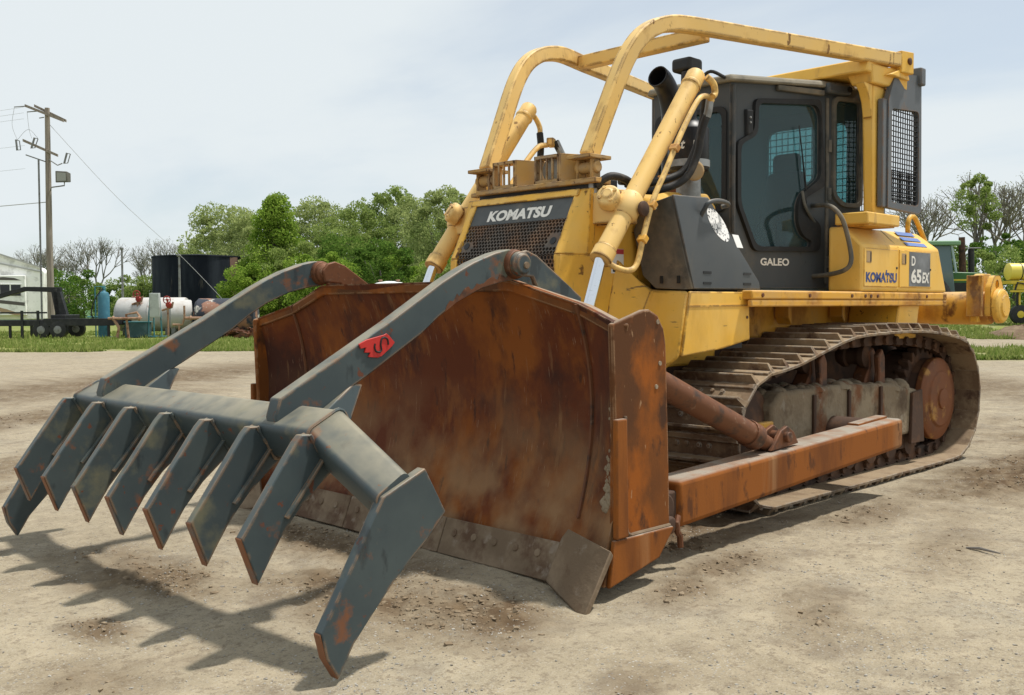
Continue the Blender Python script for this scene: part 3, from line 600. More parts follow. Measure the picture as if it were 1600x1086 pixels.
# ---- hull and hood
def build_hull():
    b = MB(); b.prism([(-2.40, .55), (1.6, .50), (2.35, .70), (2.42, 1.05), (1.65, 1.12), (-2.40, 1.45)], 'y', -.54, .54)
    h = b.build('hull', M['dark_rust'], dozer, .02)
    b = MB(); b.span((-2.30, .545, 1.16), (1.25, .60, 1.46)); b.span((-2.30, -.545, 1.16), (1.25, -.60, 1.46)); b.build('hull_side', M['yellow_rusty'], dozer, .02)
    for y in (.62, -.62):      # shaded gussets under the fender
        for x in (.2, -.7): 
            g = MB(); g.prism([(x, 1.455), (x+.05, 1.455), (x+.05, 1.32), (x, 1.26)], 'y', min(y, y*1.2), max(y, y*1.2)); g.build('fender_gusset', M['yellow_rusty'], dozer, .006)
    # sloping strut behind
    for s in (1, -1):
        b = MB(); A = [(-1.06, 1.455), (-1.48, 1.455), (-1.40, 1.12), (-.97, 1.12)]; b.prism(A, 'y', *sorted((s*.605, s*1.06))); b.build('fender_strut', M['yellow'], dozer, .015)
    # fenders
    for s in (1, -1):
        d = MB().span((-1.975, s*.48, 1.46), (1.366, s*1.10, 1.524)).build('fender', M['yellow_rusty'], dozer, .012)
        MB().span((-1.975, s*1.06, 1.408), (1.364, s*1.097, 1.4575)).build('fender_lip', M['yellow_rusty'], d, .01)
        for x in (1.23, .57, -.1, -.33, -.43, -.55, -1.52): MB().lathe((x, s*1.10, 1.49), (0, s, 0), [(0, .016), (.008, .014)], 8).build('bolt', M['pin_rust'], d)
build_hull()
GX = lambda z: 2.493+(2.14-z)*.51 if z > 1.75 else 2.692     # nose plane
def build_hood():
    def sec(z, dx=0): x = GX(z)-.055; return [Vector((x, -.47, z)), Vector((x, .47, z)), Vector((2.47, .575, z)), Vector((1.02, .575, z)), Vector((1.02, -.575, z)), Vector((2.47, -.575, z))]
    A = sec(.98); B_ = sec(1.75); C = sec(2.155); b = MB(); k = 6; V = A+B_+C
    top = [Vector((2.40, -.42, 2.195)), Vector((2.40, .42, 2.195)), Vector((2.38, .50, 2.20)), Vector((1.02, .50, 2.26)), Vector((1.02, -.50, 2.26)), Vector((2.38, -.50, 2.20))]; V += top
    F = [list(range(6))[::-1], list(range(18, 24))]
    for l in range(3): F += [[l*6+i, l*6+(i+1) % 6, l*6+6+(i+1) % 6, l*6+6+i] for i in range(6)]
    hood = b.add(V, F).build('hood', M['yellow'], dozer, .018)
    # radiator core behind the grille
    b = MB(); b.hexa([Vector((GX(z)-.05, y, z)) for y, z in ((-.44, 1.0), (.44, 1.0), (.44, 1.75), (-.44, 1.75))], [Vector((GX(z)-.045, y, z)) for y, z in ((-.44, 1.0), (.44, 1.0), (.44, 1.75), (-.44, 1.75))]); b.hexa([Vector((GX(z)-.05, y, z)) for y, z in ((-.44, 1.752), (.44, 1.752), (.44, 2.1), (-.44, 2.1))], [Vector((GX(z)-.045, y, z)) for y, z in ((-.44, 1.752), (.44, 1.752), (.44, 2.1), (-.44, 2.1))])
    gr = b.build('radiator', M['black'], dozer)
    # frame
    dn = Vector((.51, 0, -1)).normalized(); nn = Vector((1, 0, .51)).normalized()
    def bar(y0, y1, z0, z1, name='grille_frame', mt='yellow'):
        A = [Vector((GX(z0)+.012, y0, z0)), Vector((GX(z0)+.012, y1, z0)), Vector((GX(z1)+.012, y1, z1)), Vector((GX(z1)+.012, y0, z1))]
        return MB().hexa(A, [p-Vector((.075, 0, .0)) for p in A]).build(name, M[mt], dozer, .008)
    bar(-.53, .50, 2.135, 2.185); bar(-.53, -.472, 1.752, 2.1345); bar(-.53, -.472, 1.0, 1.7515)
    # broad faceted right-hand cheek (as in the photo: front face folding back to the hood side)
    for s in (1, -1):
        for z0, z1 in ((1.0, 1.7515), (1.752, 2.185)):
            A = [Vector((GX(z0)+.012, s*.470, z0)), Vector((GX(z0)-.01, s*.505, z0)), Vector((2.497, s*.585, z0)), Vector((2.44, s*.585, z0)), Vector((2.44, s*.470, z0))]
            B_ = [Vector((GX(z1)+.012, s*.470, z1)), Vector((GX(z1)-.01, s*.505, z1)), Vector((2.497 if z1 < 2 else 2.47, s*.585, z1)), Vector((2.40, s*.585, z1)), Vector((2.40, s*.470, z1))]
            MB().hexa(A, B_).build('nose_cheek', M['yellow'], dozer, .006)
    # name plate
    zt, zb = 2.134, 1.99
    A = [Vector((GX(zb)-.004, -.471, zb)), Vector((GX(zb)-.004, .469, zb)), Vector((GX(zt)-.004, .469, zt)), Vector((GX(zt)-.004, -.471, zt))]
    npl = MB().hexa(A, [p-nn*.012 for p in A]).build('name_plate', M['logo_plate'], dozer)
    vdir = (A[3]-A[0]).normalized(); org = A[0]+vdir*.022+Vector((0, .165, 0))
    lettering('lettering', "KOMATSU", .088, .60, org, (0, 1, 0), vdir, M['decal_white'], npl, bold=.05, ext=.002)
    p = org+Vector((0, .60*.625, 0))+vdir*.085; MB().plate([p, p+Vector((0, .022, 0)), p+Vector((0, .030, 0))+vdir*.026, p+Vector((0, .008, 0))+vdir*.026], .001, nn).build('lettering', M['decal_white'], npl)
    # perforated sheet: a honeycomb of round holes, real openings
    def perf(o, U, V, w, h, skip, name):
        pit = .0300; row = pit*.866; b = MB(); rad = .0126; nrow = int(h/row)
        for j in range(nrow):
            off = pit/2 if j % 2 else 0
            for i in range(int((w-off)/pit)):
                cx = off+pit*(i+.5); cy = h-row*(j+.667); hexp = []
                for k in range(12):
                    a = R(30*k+30); rr = pit/math.sqrt(3) if k % 2 == 0 else pit/2; hexp.append((cx+rr*math.cos(a), cy+rr*math.sin(a)))
                P = [o+U*x+V*y for x, y in hexp]
                if skip(cx, cy): b.add(P, [list(range(12))]); continue
                Q = [o+U*(cx+rad*math.cos(R(30*k+30)))+V*(cy+rad*math.sin(R(30*k+30))) for k in range(12)]
                W = U.cross(V)*-.012; Q2 = [q+W for q in Q]
                b.add(P+Q+Q2, [[k, (k+1) % 12, 12+(k+1) % 12, 12+k] for k in range(12)]+[[12+k, 12+(k+1) % 12, 24+(k+1) % 12, 24+k] for k in range(12)])
        return b.build(name, M['grille'], dozer, sm=False, fix=False)
    o = Vector((GX(1.753), -.47, 1.753)); Vd = Vector((GX(1.99)-GX(1.753), 0, 1.99-1.753)); h = Vd.length
    def sk(cx, cy): return (cx < .11 and .05 < cy < .14) or (cx > .83 and .05 < cy < .16)
    g1 = perf(o, Vector((0, 1, 0)), Vd.normalized(), .945, h, sk, 'grille')
    perf(Vector((2.69, -.47, 1.20)), Vector((0, 1, 0)), Vector((0, 0, 1)), .945, .55, lambda a, c: False, 'grille')
    for y in (.055, .885): MB().lathe(o+Vector((0, y, 0))+Vd.normalized()*.10+nn*-.002, nn, [(0, .026), (.006, .026), (.006, .02)], 20).build('grommet', M['black'], g1)
    # backing edge so the sheet has a rim
    # hood side details: warning label and bolt
    lb = MB(); lb.plate([(2.255, .579, 1.635), (2.125, .579, 1.635), (2.125, .579, 1.80), (2.255, .579, 1.80)], .002, (0, 1, 0)); l = lb.build('warning_label', M['white'], hood)
    MB().plate([(2.253, .581, 1.765), (2.127, .581, 1.765), (2.127, .581, 1.798), (2.253, .581, 1.798)], .001, (0, 1, 0)).build('warning_band', M['sticker_red'], hood)
    MB().plate([(2.24, .581, 1.645), (2.14, .581, 1.645), (2.14, .581, 1.66), (2.24, .581, 1.66)], .001, (0, 1, 0)).build('warning_print', M['black'], hood)
    MB().lathe((2.38, .577, 1.76), (0, 1, 0), [(0, .02), (.012, .02), (.02, .012)], 10).build('latch', M['galv'], hood)
    # light platform across the top
    lp = MB().span((2.40, -.49, 2.214), (2.49, .64, 2.248)).build('light_platform', M['yellow_dusty'], dozer, .006)
    MB().span((2.36, -.50, 2.186), (2.44, .60, 2.2135)).build('platform_base', M['black'], lp)
    for y0, y1, ys in ((-.355, -.135, .02), (.057, .283, .43)):
        lg = MB()
        for z in (2.262, 2.428): lg.span((2.36, y0, z-.012), (2.45, y1, z+.012))
        for k in range(5): y = y0+.008+(y1-y0-.016)*k/4; lg.span((2.435, y-.007, 2.27), (2.449, y+.007, 2.42))
        lg.span((2.36, y1-.012, 2.25), (2.45, y1, 2.44)); lg.span((2.36, y0, 2.25), (2.45, y0+.012, 2.44))
        lgo = lg.build('light_guard', M['yellow_dusty'], dozer, .003)
        MB().hexa([Vector(p) for p in ((2.45, y1+.002, 2.25), (2.45, y1+.016, 2.25), (2.45, y1+.016, 2.44), (2.45, y1+.002, 2.44))], [Vector(p) for p in ((2.24, ys, 2.25), (2.24, ys+.014, 2.25), (2.24, ys+.014, 2.43), (2.24, ys, 2.43))]).build('guard_side', M['yellow_dusty'], lgo, .004)
        if y0 > 0: MB().lathe((2.34, (y0+y1)/2, 2.345), (1, 0, 0), [(0, .05), (.04, .085), (.055, .085), (.06, .07)], 20).build('work_lamp', M['lens'], lgo)
build_hood()

MB().span((.56, -.33, 1.46), (1.015, .33, 2.16)).build('firewall', M['black'], dozer, .02)
# ---- grey front fender panels and yellow side panel
def build_side_panels(s):
    Y = lambda y: s*y
    core = MB(); core.hexa([Vector((x, Y(y), 1.12)) for x, y in ((1.30, .50), (1.80, .50), (1.95, .60), (1.86, .98), (1.30, .98))], [Vector((x, Y(y), 1.515)) for x, y in ((1.30, .50), (1.75, .50), (1.88, .60), (1.83, .98), (1.30, .98))]); core.build('fender_box', M['black'], dozer)
    core = MB(); core.hexa([Vector((x, Y(y), 1.518)) for x, y in ((1.25, .50), (1.75, .50), (1.86, .62), (1.86, .98), (1.25, .98))], [Vector((x, Y(y), 2.08)) for x, y in ((1.60, .50), (1.80, .50), (1.90, .60), (1.95, .86), (1.70, .80))]); core.build('fender_box', M['black'], dozer)
    nv = (0, s, 0)
    lowp = MB().plate([(1.99, Y(1.027), 1.512), (1.288, Y(1.027), 1.512), (1.268, Y(1.027), 1.178), (1.61, Y(1.027), 1.124), (2.085, Y(1.027), 1.086)], .025, nv).build('side_panel', M['yellow'], dozer, .008)
    MB().plate([(2.01, Y(1.031), 1.42), (1.285, Y(1.031), 1.425), (1.285, Y(1.031), 1.413), (2.01, Y(1.031), 1.409)], .006, nv).build('panel_crease', M['yellow'], lowp)
    for z in (1.496, 1.335): MB().lathe((1.313, Y(1.025), z), nv, [(0, .012), (.008, .010)], 8).build('bolt', M['pin_rust'], lowp)
    # flare that leads from the hood side out to the panel
    P = {'a': (2.20, .578, 1.75), 'b': (2.06, .60, 1.62), 'c': (2.00, .72, 1.53), 'd': (2.005, 1.02, 1.512), 'e': (2.105, 1.02, 1.084), 'f': (2.14, .90, .98), 'g': (2.25, .62, .92), 'h': (2.40, .578, 1.0)}
    V = [Vector((p[0], Y(p[1]), p[2])) for p in P.values()]; fl = MB().add(V+[v+Vector((-.12, -s*.08, 0)) for v in V], [[0, 1, 2, 7], [2, 6, 7], [2, 3, 4, 5, 6], [8, 9, 10, 11, 12, 13, 14, 15], [0, 1, 9, 8], [1, 2, 10, 9], [2, 3, 11, 10], [3, 4, 12, 11], [4, 5, 13, 12], [5, 6, 14, 13], [6, 7, 15, 14], [7, 0, 8, 15]])
    fl.build('fender_flare', M['yellow'], dozer, .02, 3)
    # grey panel beside the hood
    A = [(1.955, Y(.610), 2.10), (2.16, Y(.995), 2.126), (1.965, Y(1.027), 1.527), (2.00, Y(.97), 1.525), (2.03, Y(.77), 1.535), (2.05, Y(.68), 1.62), (2.05, Y(.60), 1.93)]
    p1 = MB().plate([Vector(p) for p in A], .03, Vector((.95, .3*s, .05))).build('front_panel', M['panel_dusty'], dozer, .01)
    for x, y, z in ((2.03, .83, 1.59), (2.00, .945, 1.59), (2.075, .88, 2.06)): MB().box((x+.01, Y(y), z), (.012, .02, .05)).build('slot', M['black'], p1)
    # grey step panel, folded along a diagonal
    q = [(2.177, 1.027, 2.126), (1.68, .95, 2.150), (1.137, 1.015, 1.585), (1.137, 1.027, 1.53), (1.955, 1.027, 1.526)]
    Q = [Vector((a, Y(b), c)) for a, b, c in q]
    sp = MB().add(Q+[p+Vector((-.01, -s*.03, 0)) for p in Q], [[0, 2, 3, 4], [0, 1, 2], [5, 9, 8, 7], [5, 7, 6], [0, 1, 6, 5], [1, 2, 7, 6], [2, 3, 8, 7], [3, 4, 9, 8], [4, 0, 5, 9]]).build('step_panel', M['cab_grey'], dozer, .008)
    n2 = (Q[1]-Q[0]).cross(Q[2]-Q[0]).normalized(); n2 = n2 if n2.y*s > 0 else -n2
    hp = [Vector((x, Y(y), z)) for x, y, z in ((1.83, .985, 2.00), (1.84, 1.035, 2.06), (1.83, 1.055, 2.095), (1.73, 1.055, 2.115), (1.60, 1.035, 2.115), (1.53, 1.01, 2.105), (1.56, .975, 2.09))]
    MB().tube(catmull(hp, 5), .016, 10).build('grab_handle', M['cab_grey'], sp)
    for x in (1.80, 1.31):
        for dz in (0, .071): MB().span((x-.047, Y(1.0265), 1.567+dz-.008), (x+.047, Y(1.0295), 1.567+dz+.008)).build('slot', M['black'], sp)
    if s > 0:
        def onf(x, z):    # point on the folded facet
            n = (Q[1]-Q[0]).cross(Q[2]-Q[0]); y = Q[0].y-(n.x*(x-Q[0].x)+n.z*(z-Q[0].z))/n.y; return Vector((x, y, z))+n2*.002
        b = MB(); b.plate([onf(1.615+.118*math.cos(t*math.pi/16)+.07*math.sin(t*math.pi/16), 1.965+.112*math.sin(t*math.pi/16)) for t in range(32)], .0015, n2); b.build('round_decal', emblem_mat(), sp)
        MB().plate([onf(1.425, 1.91), onf(1.325, 1.91), onf(1.29, 1.82), onf(1.39, 1.82)], .0015, n2).build('white_sticker', M['white'], sp)
def emblem_mat():
    return mat('white_emblem_with_dark_marks', (.80, .79, .77), .6, 0, [((.06, .065, .07), 34, .57, .60, (1, 1, 1.3), 2), ((.30, .30, .30, .7), 60, .58, .64, (2, 1, .5), 2)])
for s in (1, -1): build_side_panels(s)

# ---- lift cylinders
def lift_cylinder(s):
    top = Vector((1.60, s*.80, 3.015)); gl = Vector((2.63, s*.80, 1.705)); ax = (gl-top).normalized(); tot = (gl-top).length
    lc = MB().lathe(top, ax, [(0, .056), (.02, .066), (.10, .066), (.105, .071), (.125, .071), (.13, .064), (tot-.09, .064), (tot-.085, .073), (tot, .073), (tot+.005, .05)], 26).build('lift_cylinder', M['yellow_pale'], dozer, .003)
    end = gl+ax*1.25; end = gl+(Vector((3.02, s*.84, .82))-gl)
    MB().tube([gl, end], .037, 20).build('cylinder_rod', M['chrome'], lc)
    # trunnion yoke
    tc = top+ax*(tot*.735)
    b = MB(); b.lathe(tc-ax*.09, ax, [(0, .066), (.03, .088), (.15, .088), (.18, .066)], 24); b.build('trunnion_collar', M['yellow_pale'], lc)
    yk = Vector((2.44, s*.725, 2.085))
    b = MB(); b.lathe(yk, (.80, s*.35, .48), [(0, .078), (.07, .078), (.085, .068), (.09, .04), (.10, .035)], 22); b.box((2.34, s*.68, 2.05), (.22, .20, .20)); b.box((2.30, s*.60, 2.05), (.2, .14, .22)); b.build('trunnion_yoke', M['yellow_pale'], lc, .012)
    for a in range(4):
        d = Vector((.80, s*.35, .48)).normalized(); u = d.cross(Vector((0, 0, 1))).normalized(); w = d.cross(u); t = a*math.pi/2+.5
        MB().lathe(yk+d*.085+(u*math.cos(t)+w*math.sin(t))*.054, d, [(0, .013), (.012, .012)], 6).build('bolt', M['yellow_pale'], lc)
    b = MB(); b.lathe(tc+Vector((-.02, s*.10, -.02)), (0, s, 0), [(0, .05), (.02, .05), (.03, .03)], 18); b.build('trunnion_pin', M['dark_rust'], lc, .004)
    # steel pipe
    o = lambda x, y, z: Vector((x, s*y, z))
    if s > 0:
        pp = [(1.52, .87, 2.83), (1.60, .88, 2.85), (1.72, .89, 2.80), (1.92, .90, 2.56), (2.10, .91, 2.30), (2.235, .91, 2.10), (2.33, .91, 1.88), (2.40, .91, 1.69), (2.47, .90, 1.64), (2.56, .86, 1.66), (2.60, .82, 1.70)]
        MB().tube(catmull([o(*p) for p in pp], 5), .019, 10).build('hydraulic_pipe', M['yellow_pale'], lc)
        MB().tube(catmull([o(1.60, .88, 2.98), o(1.55, .90, 2.94), o(1.53, .90, 2.88), o(1.56, .90, 2.85)], 5), .024, 10).build('hydraulic_pipe', M['yellow_pale'], lc)
        for p in ((2.00, .905, 2.45), (2.25, .91, 2.06), (2.345, .91, 1.84)): MB().box(o(*p), (.05, .06, .045), Matrix.Rotation(R(50), 3, 'Y')).build('pipe_clamp', M['yellow_rusty'], lc, .006)
        MB().tube([o(1.53, .86, 2.84), o(1.535, .85, 2.76), o(1.54, .84, 2.72)], .028, 12).build('hose_fitting', M['galv'], lc)
        MB().tube(catmull([o(1.54, .84, 2.73), o(1.57, .82, 2.62), o(1.60, .80, 2.45), o(1.70, .76, 2.28), o(1.92, .66, 2.20), o(2.10, .58, 2.24)], 6), .027, 10).build('hydraulic_hose', M['hose'], lc)
        MB().tube(catmull([o(1.50, .80, 2.86), o(1.50, .78, 2.70), o(1.56, .76, 2.50), o(1.66, .72, 2.34), o(1.88, .62, 2.26), o(2.12, .54, 2.26)], 6), .027, 10).build('hydraulic_hose', M['hose'], lc)
    else:
        pp = [(1.60, .84, 2.98), (1.52, .83, 2.95), (1.47, .82, 2.87), (1.49, .80, 2.80)]
        MB().tube(catmull([o(*p) for p in pp], 5), .022, 10).build('hydraulic_pipe', M['yellow_pale'], lc)
        MB().tube(catmull([o(1.47, .74, 2.72), o(1.62, .70, 2.68), o(1.80, .68, 2.52), o(2.05, .68, 2.22)], 5), .022, 10).build('hydraulic_pipe', M['yellow_pale'], lc)
        MB().tube(catmull([o(1.49, .80, 2.82), o(1.50, .78, 2.70), o(1.54, .76, 2.50), o(1.62, .70, 2.28), o(1.70, .60, 2.15)], 5), .028, 10).build('hydraulic_hose', M['hose'], lc)
        MB().tube(catmull([o(1.42, .70, 2.75), o(1.36, .66, 2.62), o(1.30, .60, 2.45), o(1.32, .55, 2.22)], 5), .028, 10).build('hydraulic_hose', M['hose'], lc)
        MB().box(o(1.44, .72, 2.74), (.10, .06, .07), Matrix.Rotation(R(30), 3, 'Z')).build('hose_fitting', M['yellow_pale'], lc, .01)
        MB().tube([o(1.41, .70, 2.75), o(1.37, .665, 2.64)], .03, 12).build('hose_fitting', M['galv'], lc)
for s in (1, -1): lift_cylinder(s)
MB().tube(catmull([(2.44, .60, 2.20), (2.36, .66, 2.26), (2.24, .70, 2.24), (2.12, .66, 2.20), (2.0, .58, 2.22)], 6), .026, 10).build('hydraulic_hose', M['hose'], dozer)
MB().tube([(2.42, .56, 2.10), (2.42, .56, 2.22)], .03, 12).build('hose_fitting', M['galv'], dozer)
MB().box((2.30, .54, 2.225), (.20, .10, .06)).build('valve_block', M['black'], dozer, .01)

# ---- exhaust, precleaner
def build_stacks():
    ex = MB().tube(catmull([(1.13, .25, 2.2), (1.13, .25, 2.75), (1.14, .25, 2.92), (1.19, .25, 3.04), (1.26, .255, 3.105), (1.33, .26, 3.13)], 6), .082, 22, cap=False).build('exhaust_stack', M['exhaust'], dozer)
    sol = ex.modifiers.new('wall', 'SOLIDIFY'); sol.thickness = .008; sol.offset = -1
    MB().lathe((1.13, .25, 2.12), (0, 0, 1), [(0, .11), (.22, .11), (.24, .105), (.25, .105)], 20).build('exhaust_sleeve', M['exhaust_rust'], ex, .004)
    MB().lathe((1.13, .25, 2.38), (0, 0, 1), [(0, .108), (.03, .108)], 20).build('clamp_band', M['yellow_rusty'], ex)
    pc = MB().lathe((1.30, .52, 2.18), (0, 0, 1), [(0, .085), (.20, .085), (.22, .14), (.24, .15), (.52, .15), (.56, .12), (.60, .06), (.94, .055)], 26).build('precleaner', M['exhaust'], dozer, .004)
    MB().lathe((1.30, .52, 2.17), (0, 0, 1), [(0, .09), (.2, .09)], 22).build('intake_pipe', M['galv'], pc)
    MB().box((1.25, .47, 3.18), (.17, .17, .10)).build('intake_cap', M['black'], pc, .025, 3)
    MB().lathe((1.30, .52, 2.425), (0, 0, 1), [(0, .156), (.05, .156)], 26).build('band', M['galv'], pc)
    for k, (ch, a, m) in enumerate((('t', 20, 'decal_white'), ('r', 52, 'decal_white'))):
        t = R(a); c = Vector((1.30+.151*math.cos(t), .52+.151*math.sin(t), 2.545)); u = Vector((-math.sin(t), math.cos(t), 0))
        lettering('lettering', ch, .06, .034, c-u*.016, u, (0, 0, 1), M[m], pc, bold=.03, shear=.25, ext=.003)
    m = MB().lathe((1.40, .62, 2.38), (.6, .8, 0), [(0, .06), (.06, .075), (.07, .06)], 18).build('amber_lamp', M['yellow_dusty'], dozer, .004)
build_stacks()

# ---- cab
CA, CB = .55, -.322      # the cab narrows towards its windscreen
def cy(x): return CA+CB*x
def build_cab():
    cab = MB().hexa([Vector(p) for p in ((.50, -.36, 1.535), (.50, .36, 1.535), (-.79, .77, 1.535), (-.79, -.77, 1.535))], [Vector(p) for p in ((.50, -.36, 1.60), (.50, .36, 1.60), (-.79, .77, 1.60), (-.79, -.77, 1.60))]).build('cab', M['trim'], dozer)
    outline = [(.525, 3.20), (-.645, 3.255), (-.815, 3.26), (-.815, 1.56), (.25, 1.56), (.525, 1.95)]
    rub = rounded([(.318, 3.078), (-.346, 3.13), (-.393, 2.45), (-.385, 2.41), (-.175, 2.296), (-.205, 2.20), (-.356, 2.085), (-.346, 1.87), (.322, 1.855), (.489, 2.227), (.492, 2.719), (.331, 2.813)], .05)
    glr = rounded([(.287, 3.045), (-.300, 3.08), (-.347, 3.0), (-.352, 2.48), (-.150, 2.335), (-.113, 2.25), (-.114, 2.09), (-.168, 1.99), (-.26, 1.95), (-.25, 1.903), (.298, 1.893), (.456, 2.233), (.459, 2.701), (.293, 2.790)], .06, 5)
    rw = rounded([(-.515, 3.14), (-.79, 3.14), (-.79, 2.285), (-.60, 2.285), (-.515, 2.36)], .06, 5)
    rwo = rounded([(-.487, 3.175), (-.812, 3.175), (-.812, 2.25), (-.585, 2.25), (-.487, 2.335)], .07, 5)
    for s in (1, -1):
        def plane(poly, holes, th, off, name, mt, bev=0):
            v, f = fill2d(poly, holes, th); V = [Vector((p[0], s*(cy(p[0])+off+p[2]), p[1])) for p in v]
            return MB().add(V, f).build(name, M[mt], cab, bev)
        far = rounded([(.48, 2.15), (.33, 2.15), (.33, 2.85), (.42, 2.85), (.48, 2.68)], .03)
        plane(outline, [glr, rw] if s > 0 else [far, rw], .05, -.025, 'side_wall', 'cab_grey')
        if s > 0:
            plane(rub, [glr], .03, .017, 'door_seal', 'black', .006); plane(glr, [], .006, -.012, 'door_window', 'glass')
        else: plane(far, [], .006, -.012, 'door_window', 'glass')
        plane(rwo, [rw], .024, .014, 'window_seal', 'panel_dusty', .005); plane(rw, [], .006, -.012, 'side_window', 'glass')
        P = lambda x, z, o=.008: Vector((x, s*(cy(x)+o), z))
        MB().tube([P(-.435, 3.15), P(-.440, 2.2), P(-.435, 1.60)], .016, 8).build('door_post', M['panel_dusty'], cab)
        MB().tube([P(.505, 3.17), P(.510, 2.4), P(.505, 2.0)], .018, 8).build('corner_trim', M['cab_grey'], cab)
        MB().hexa([P(.405, 2.99, .002), P(.338, 2.99, .002), P(.338, 2.79, .002), P(.40, 2.765, .002)], [P(.40, 2.98, .035), P(.343, 2.98, .035), P(.343, 2.80, .035), P(.395, 2.78, .035)]).build('hinge_block', M['black'], cab, .008)
        for z in (2.92, 2.88): MB().lathe(P(.375, z, .034), (0, s, 0), [(0, .010), (.008, .009)], 8).build('hinge_bolt', M['galv'], cab)
        MB().tube(catmull([P(-.165, 2.36, .02), P(-.155, 2.26, .05), P(-.20, 2.18, .05), P(-.295, 2.11, .02)], 5), .013, 8).build('door_handle', M['panel_dusty'], cab)
        gr = [(-.30, .64, 2.25), (-.12, .88, 2.22), (-.06, 1.0, 2.15), (-.10, 1.037, 2.04), (-.16, 1.057, 1.84), (-.16, 1.052, 1.74), (-.17, .98, 1.69), (-.25, .80, 1.665), (-.31, .645, 1.66)]
        MB().tube(catmull([(a, s*b, c) for a, b, c in gr], 5), .019, 10).build('grab_rail', M['panel_dusty'], cab)
        MB().tube([P(-.115, 2.90, .03), P(-.20, 2.36, .03)], .006, 6).build('wiper', M['black'], cab)
        MB().tube([P(-.153, 2.70, .022), P(-.215, 2.20, .022)], .004, 6).build('wiper', M['black'], cab)
        for z in (2.75, 2.35, 1.78): MB().tube([P(-.44, z-.05, .03), P(-.44, z+.05, .03)], .018, 8).build('hinge', M['panel_dusty'], cab)
        if s > 0: lettering('lettering', 'GALEO', .062, .305, P(.235, 1.742, .001), (-1, .322, 0), (0, 0, 1), M['decal_white'], cab, bold=.03, ext=.002)
        MB().box((-.50, s*(cy(-.50)+.035), 3.225), (.26, .09, .09), Matrix.Rotation(s*R(-17.8), 3, 'Z')).build('roof_lamp', M['cab_grey'], cab, .02)
        MB().lathe((-.59, s*(cy(-.59)+.075), 3.225), (.3, s, 0), [(0, .026), (.012, .026), (.012, .018)], 14).build('lamp_socket', M['black'], cab)
        MB().box((-.14, s*(cy(-.14)+.02), 3.185), (.50, .04, .045), Matrix.Rotation(s*R(-17.8), 3, 'Z')).build('drip_rail', M['panel_dusty'], cab, .008)
    # windscreen wall
    v, f = fill2d([(-.375, 1.56), (.375, 1.56), (.375, 3.20), (-.375, 3.20)], [rounded([(-.32, 2.20), (.32, 2.20), (.32, 2.98), (-.32, 2.98)], .07)], .04)
    MB().add([(.51+p[2], p[0], p[1]) for p in v], f).build('front_wall', M['cab_grey'], cab)
    v, f = fill2d(rounded([(-.35, 2.17), (.35, 2.17), (.35, 3.01), (-.35, 3.01)], .08), [rounded([(-.31, 2.21), (.31, 2.21), (.31, 2.97), (-.31, 2.97)], .07)], .02)
    MB().add([(.542+p[2], p[0], p[1]) for p in v], f).build('window_seal', M['black'], cab, .004)
    v, f = fill2d(rounded([(-.325, 2.195), (.325, 2.195), (.325, 2.985), (-.325, 2.985)], .07), [], .006)
    MB().add([(.515+p[2], p[0], p[1]) for p in v], f).build('front_window', M['glass'], cab)
    # rear wall
    v, f = fill2d([(-.80, 1.56), (.80, 1.56), (.80, 3.23), (-.80, 3.23)], [rounded([(-.08, 2.20), (.70, 2.20), (.70, 3.0), (-.08, 3.0)], .10, 5)], .04)
    MB().add([(-.80+p[2], p[0], p[1]) for p in v], f).build('rear_wall', M['cab_grey'], cab)
    v, f = fill2d(rounded([(-.085, 2.195), (.705, 2.195), (.705, 3.005), (-.085, 3.005)], .10, 5), [], .006)
    MB().add([(-.80+p[2], p[0], p[1]) for p in v], f).build('rear_window', M['glass'], cab)
    # roof
    rp = [(.585, -.42), (.585, .42), (-.40, .735), (-.855, .83), (-.855, -.83), (-.40, -.735)]
    zt = lambda x: 3.235-.045*(x-.53)
    A = [Vector((x, y, zt(x)-.045)) for x, y in rp]; B_ = [Vector((x*.985-.01, y*.96, zt(x)+.015)) for x, y in rp]
    MB().hexa(A, B_).build('roof', M['roof_dusty'], cab, .022, 3)
    MB().tube(catmull([(.58, .36, 3.22), (.62, .25, 3.28), (.56, .10, 3.25), (.46, 0, 3.30), (.36, -.15, 3.25)], 5), .014, 8).build('roof_wiring', M['black'], cab)
    # interior
    st = MB(); st.box((-.33, .20, 1.98), (.44, .48, .16)); st.build('seat', M['seat'], cab, .05, 3)
    st = MB(); st.hexa([Vector(p) for p in ((-.44, -.04, 2.0), (-.44, .44, 2.0), (-.60, .44, 2.0), (-.60, -.04, 2.0))], [Vector(p) for p in ((-.56, .05, 2.60), (-.56, .38, 2.60), (-.69, .38, 2.60), (-.69, .05, 2.60))]); st.box((-.63, .215, 2.66), (.11, .26, .20)); st.build('seat_back', M['seat'], cab, .05, 3)
    MB().box((-.33, .20, 1.75), (.36, .38, .32)).build('seat_base', M['seat'], cab, .02)
    MB().hexa([Vector(p) for p in ((.46, -.36, 3.10), (.46, .36, 3.10), (-.77, .74, 3.13), (-.77, -.74, 3.13))], [Vector(p) for p in ((.46, -.36, 3.13), (.46, .36, 3.13), (-.77, .74, 3.16), (-.77, -.74, 3.16))]).build('headliner', M['trim'], cab)
    MB().box((.34, 0, 1.86), (.20, .58, .56)).build('dashboard', M['trim'], cab, .04, 3)
    for s in (1, -1): MB().box((-.30, s*.47+.02, 2.02), (.44, .12, .22)).build('console', M['trim'], cab, .03, 3)
    MB().tube([(-.12, .46, 2.10), (-.09, .46, 2.32)], .02, 8).build('control_lever', M['black'], cab)
build_cab()
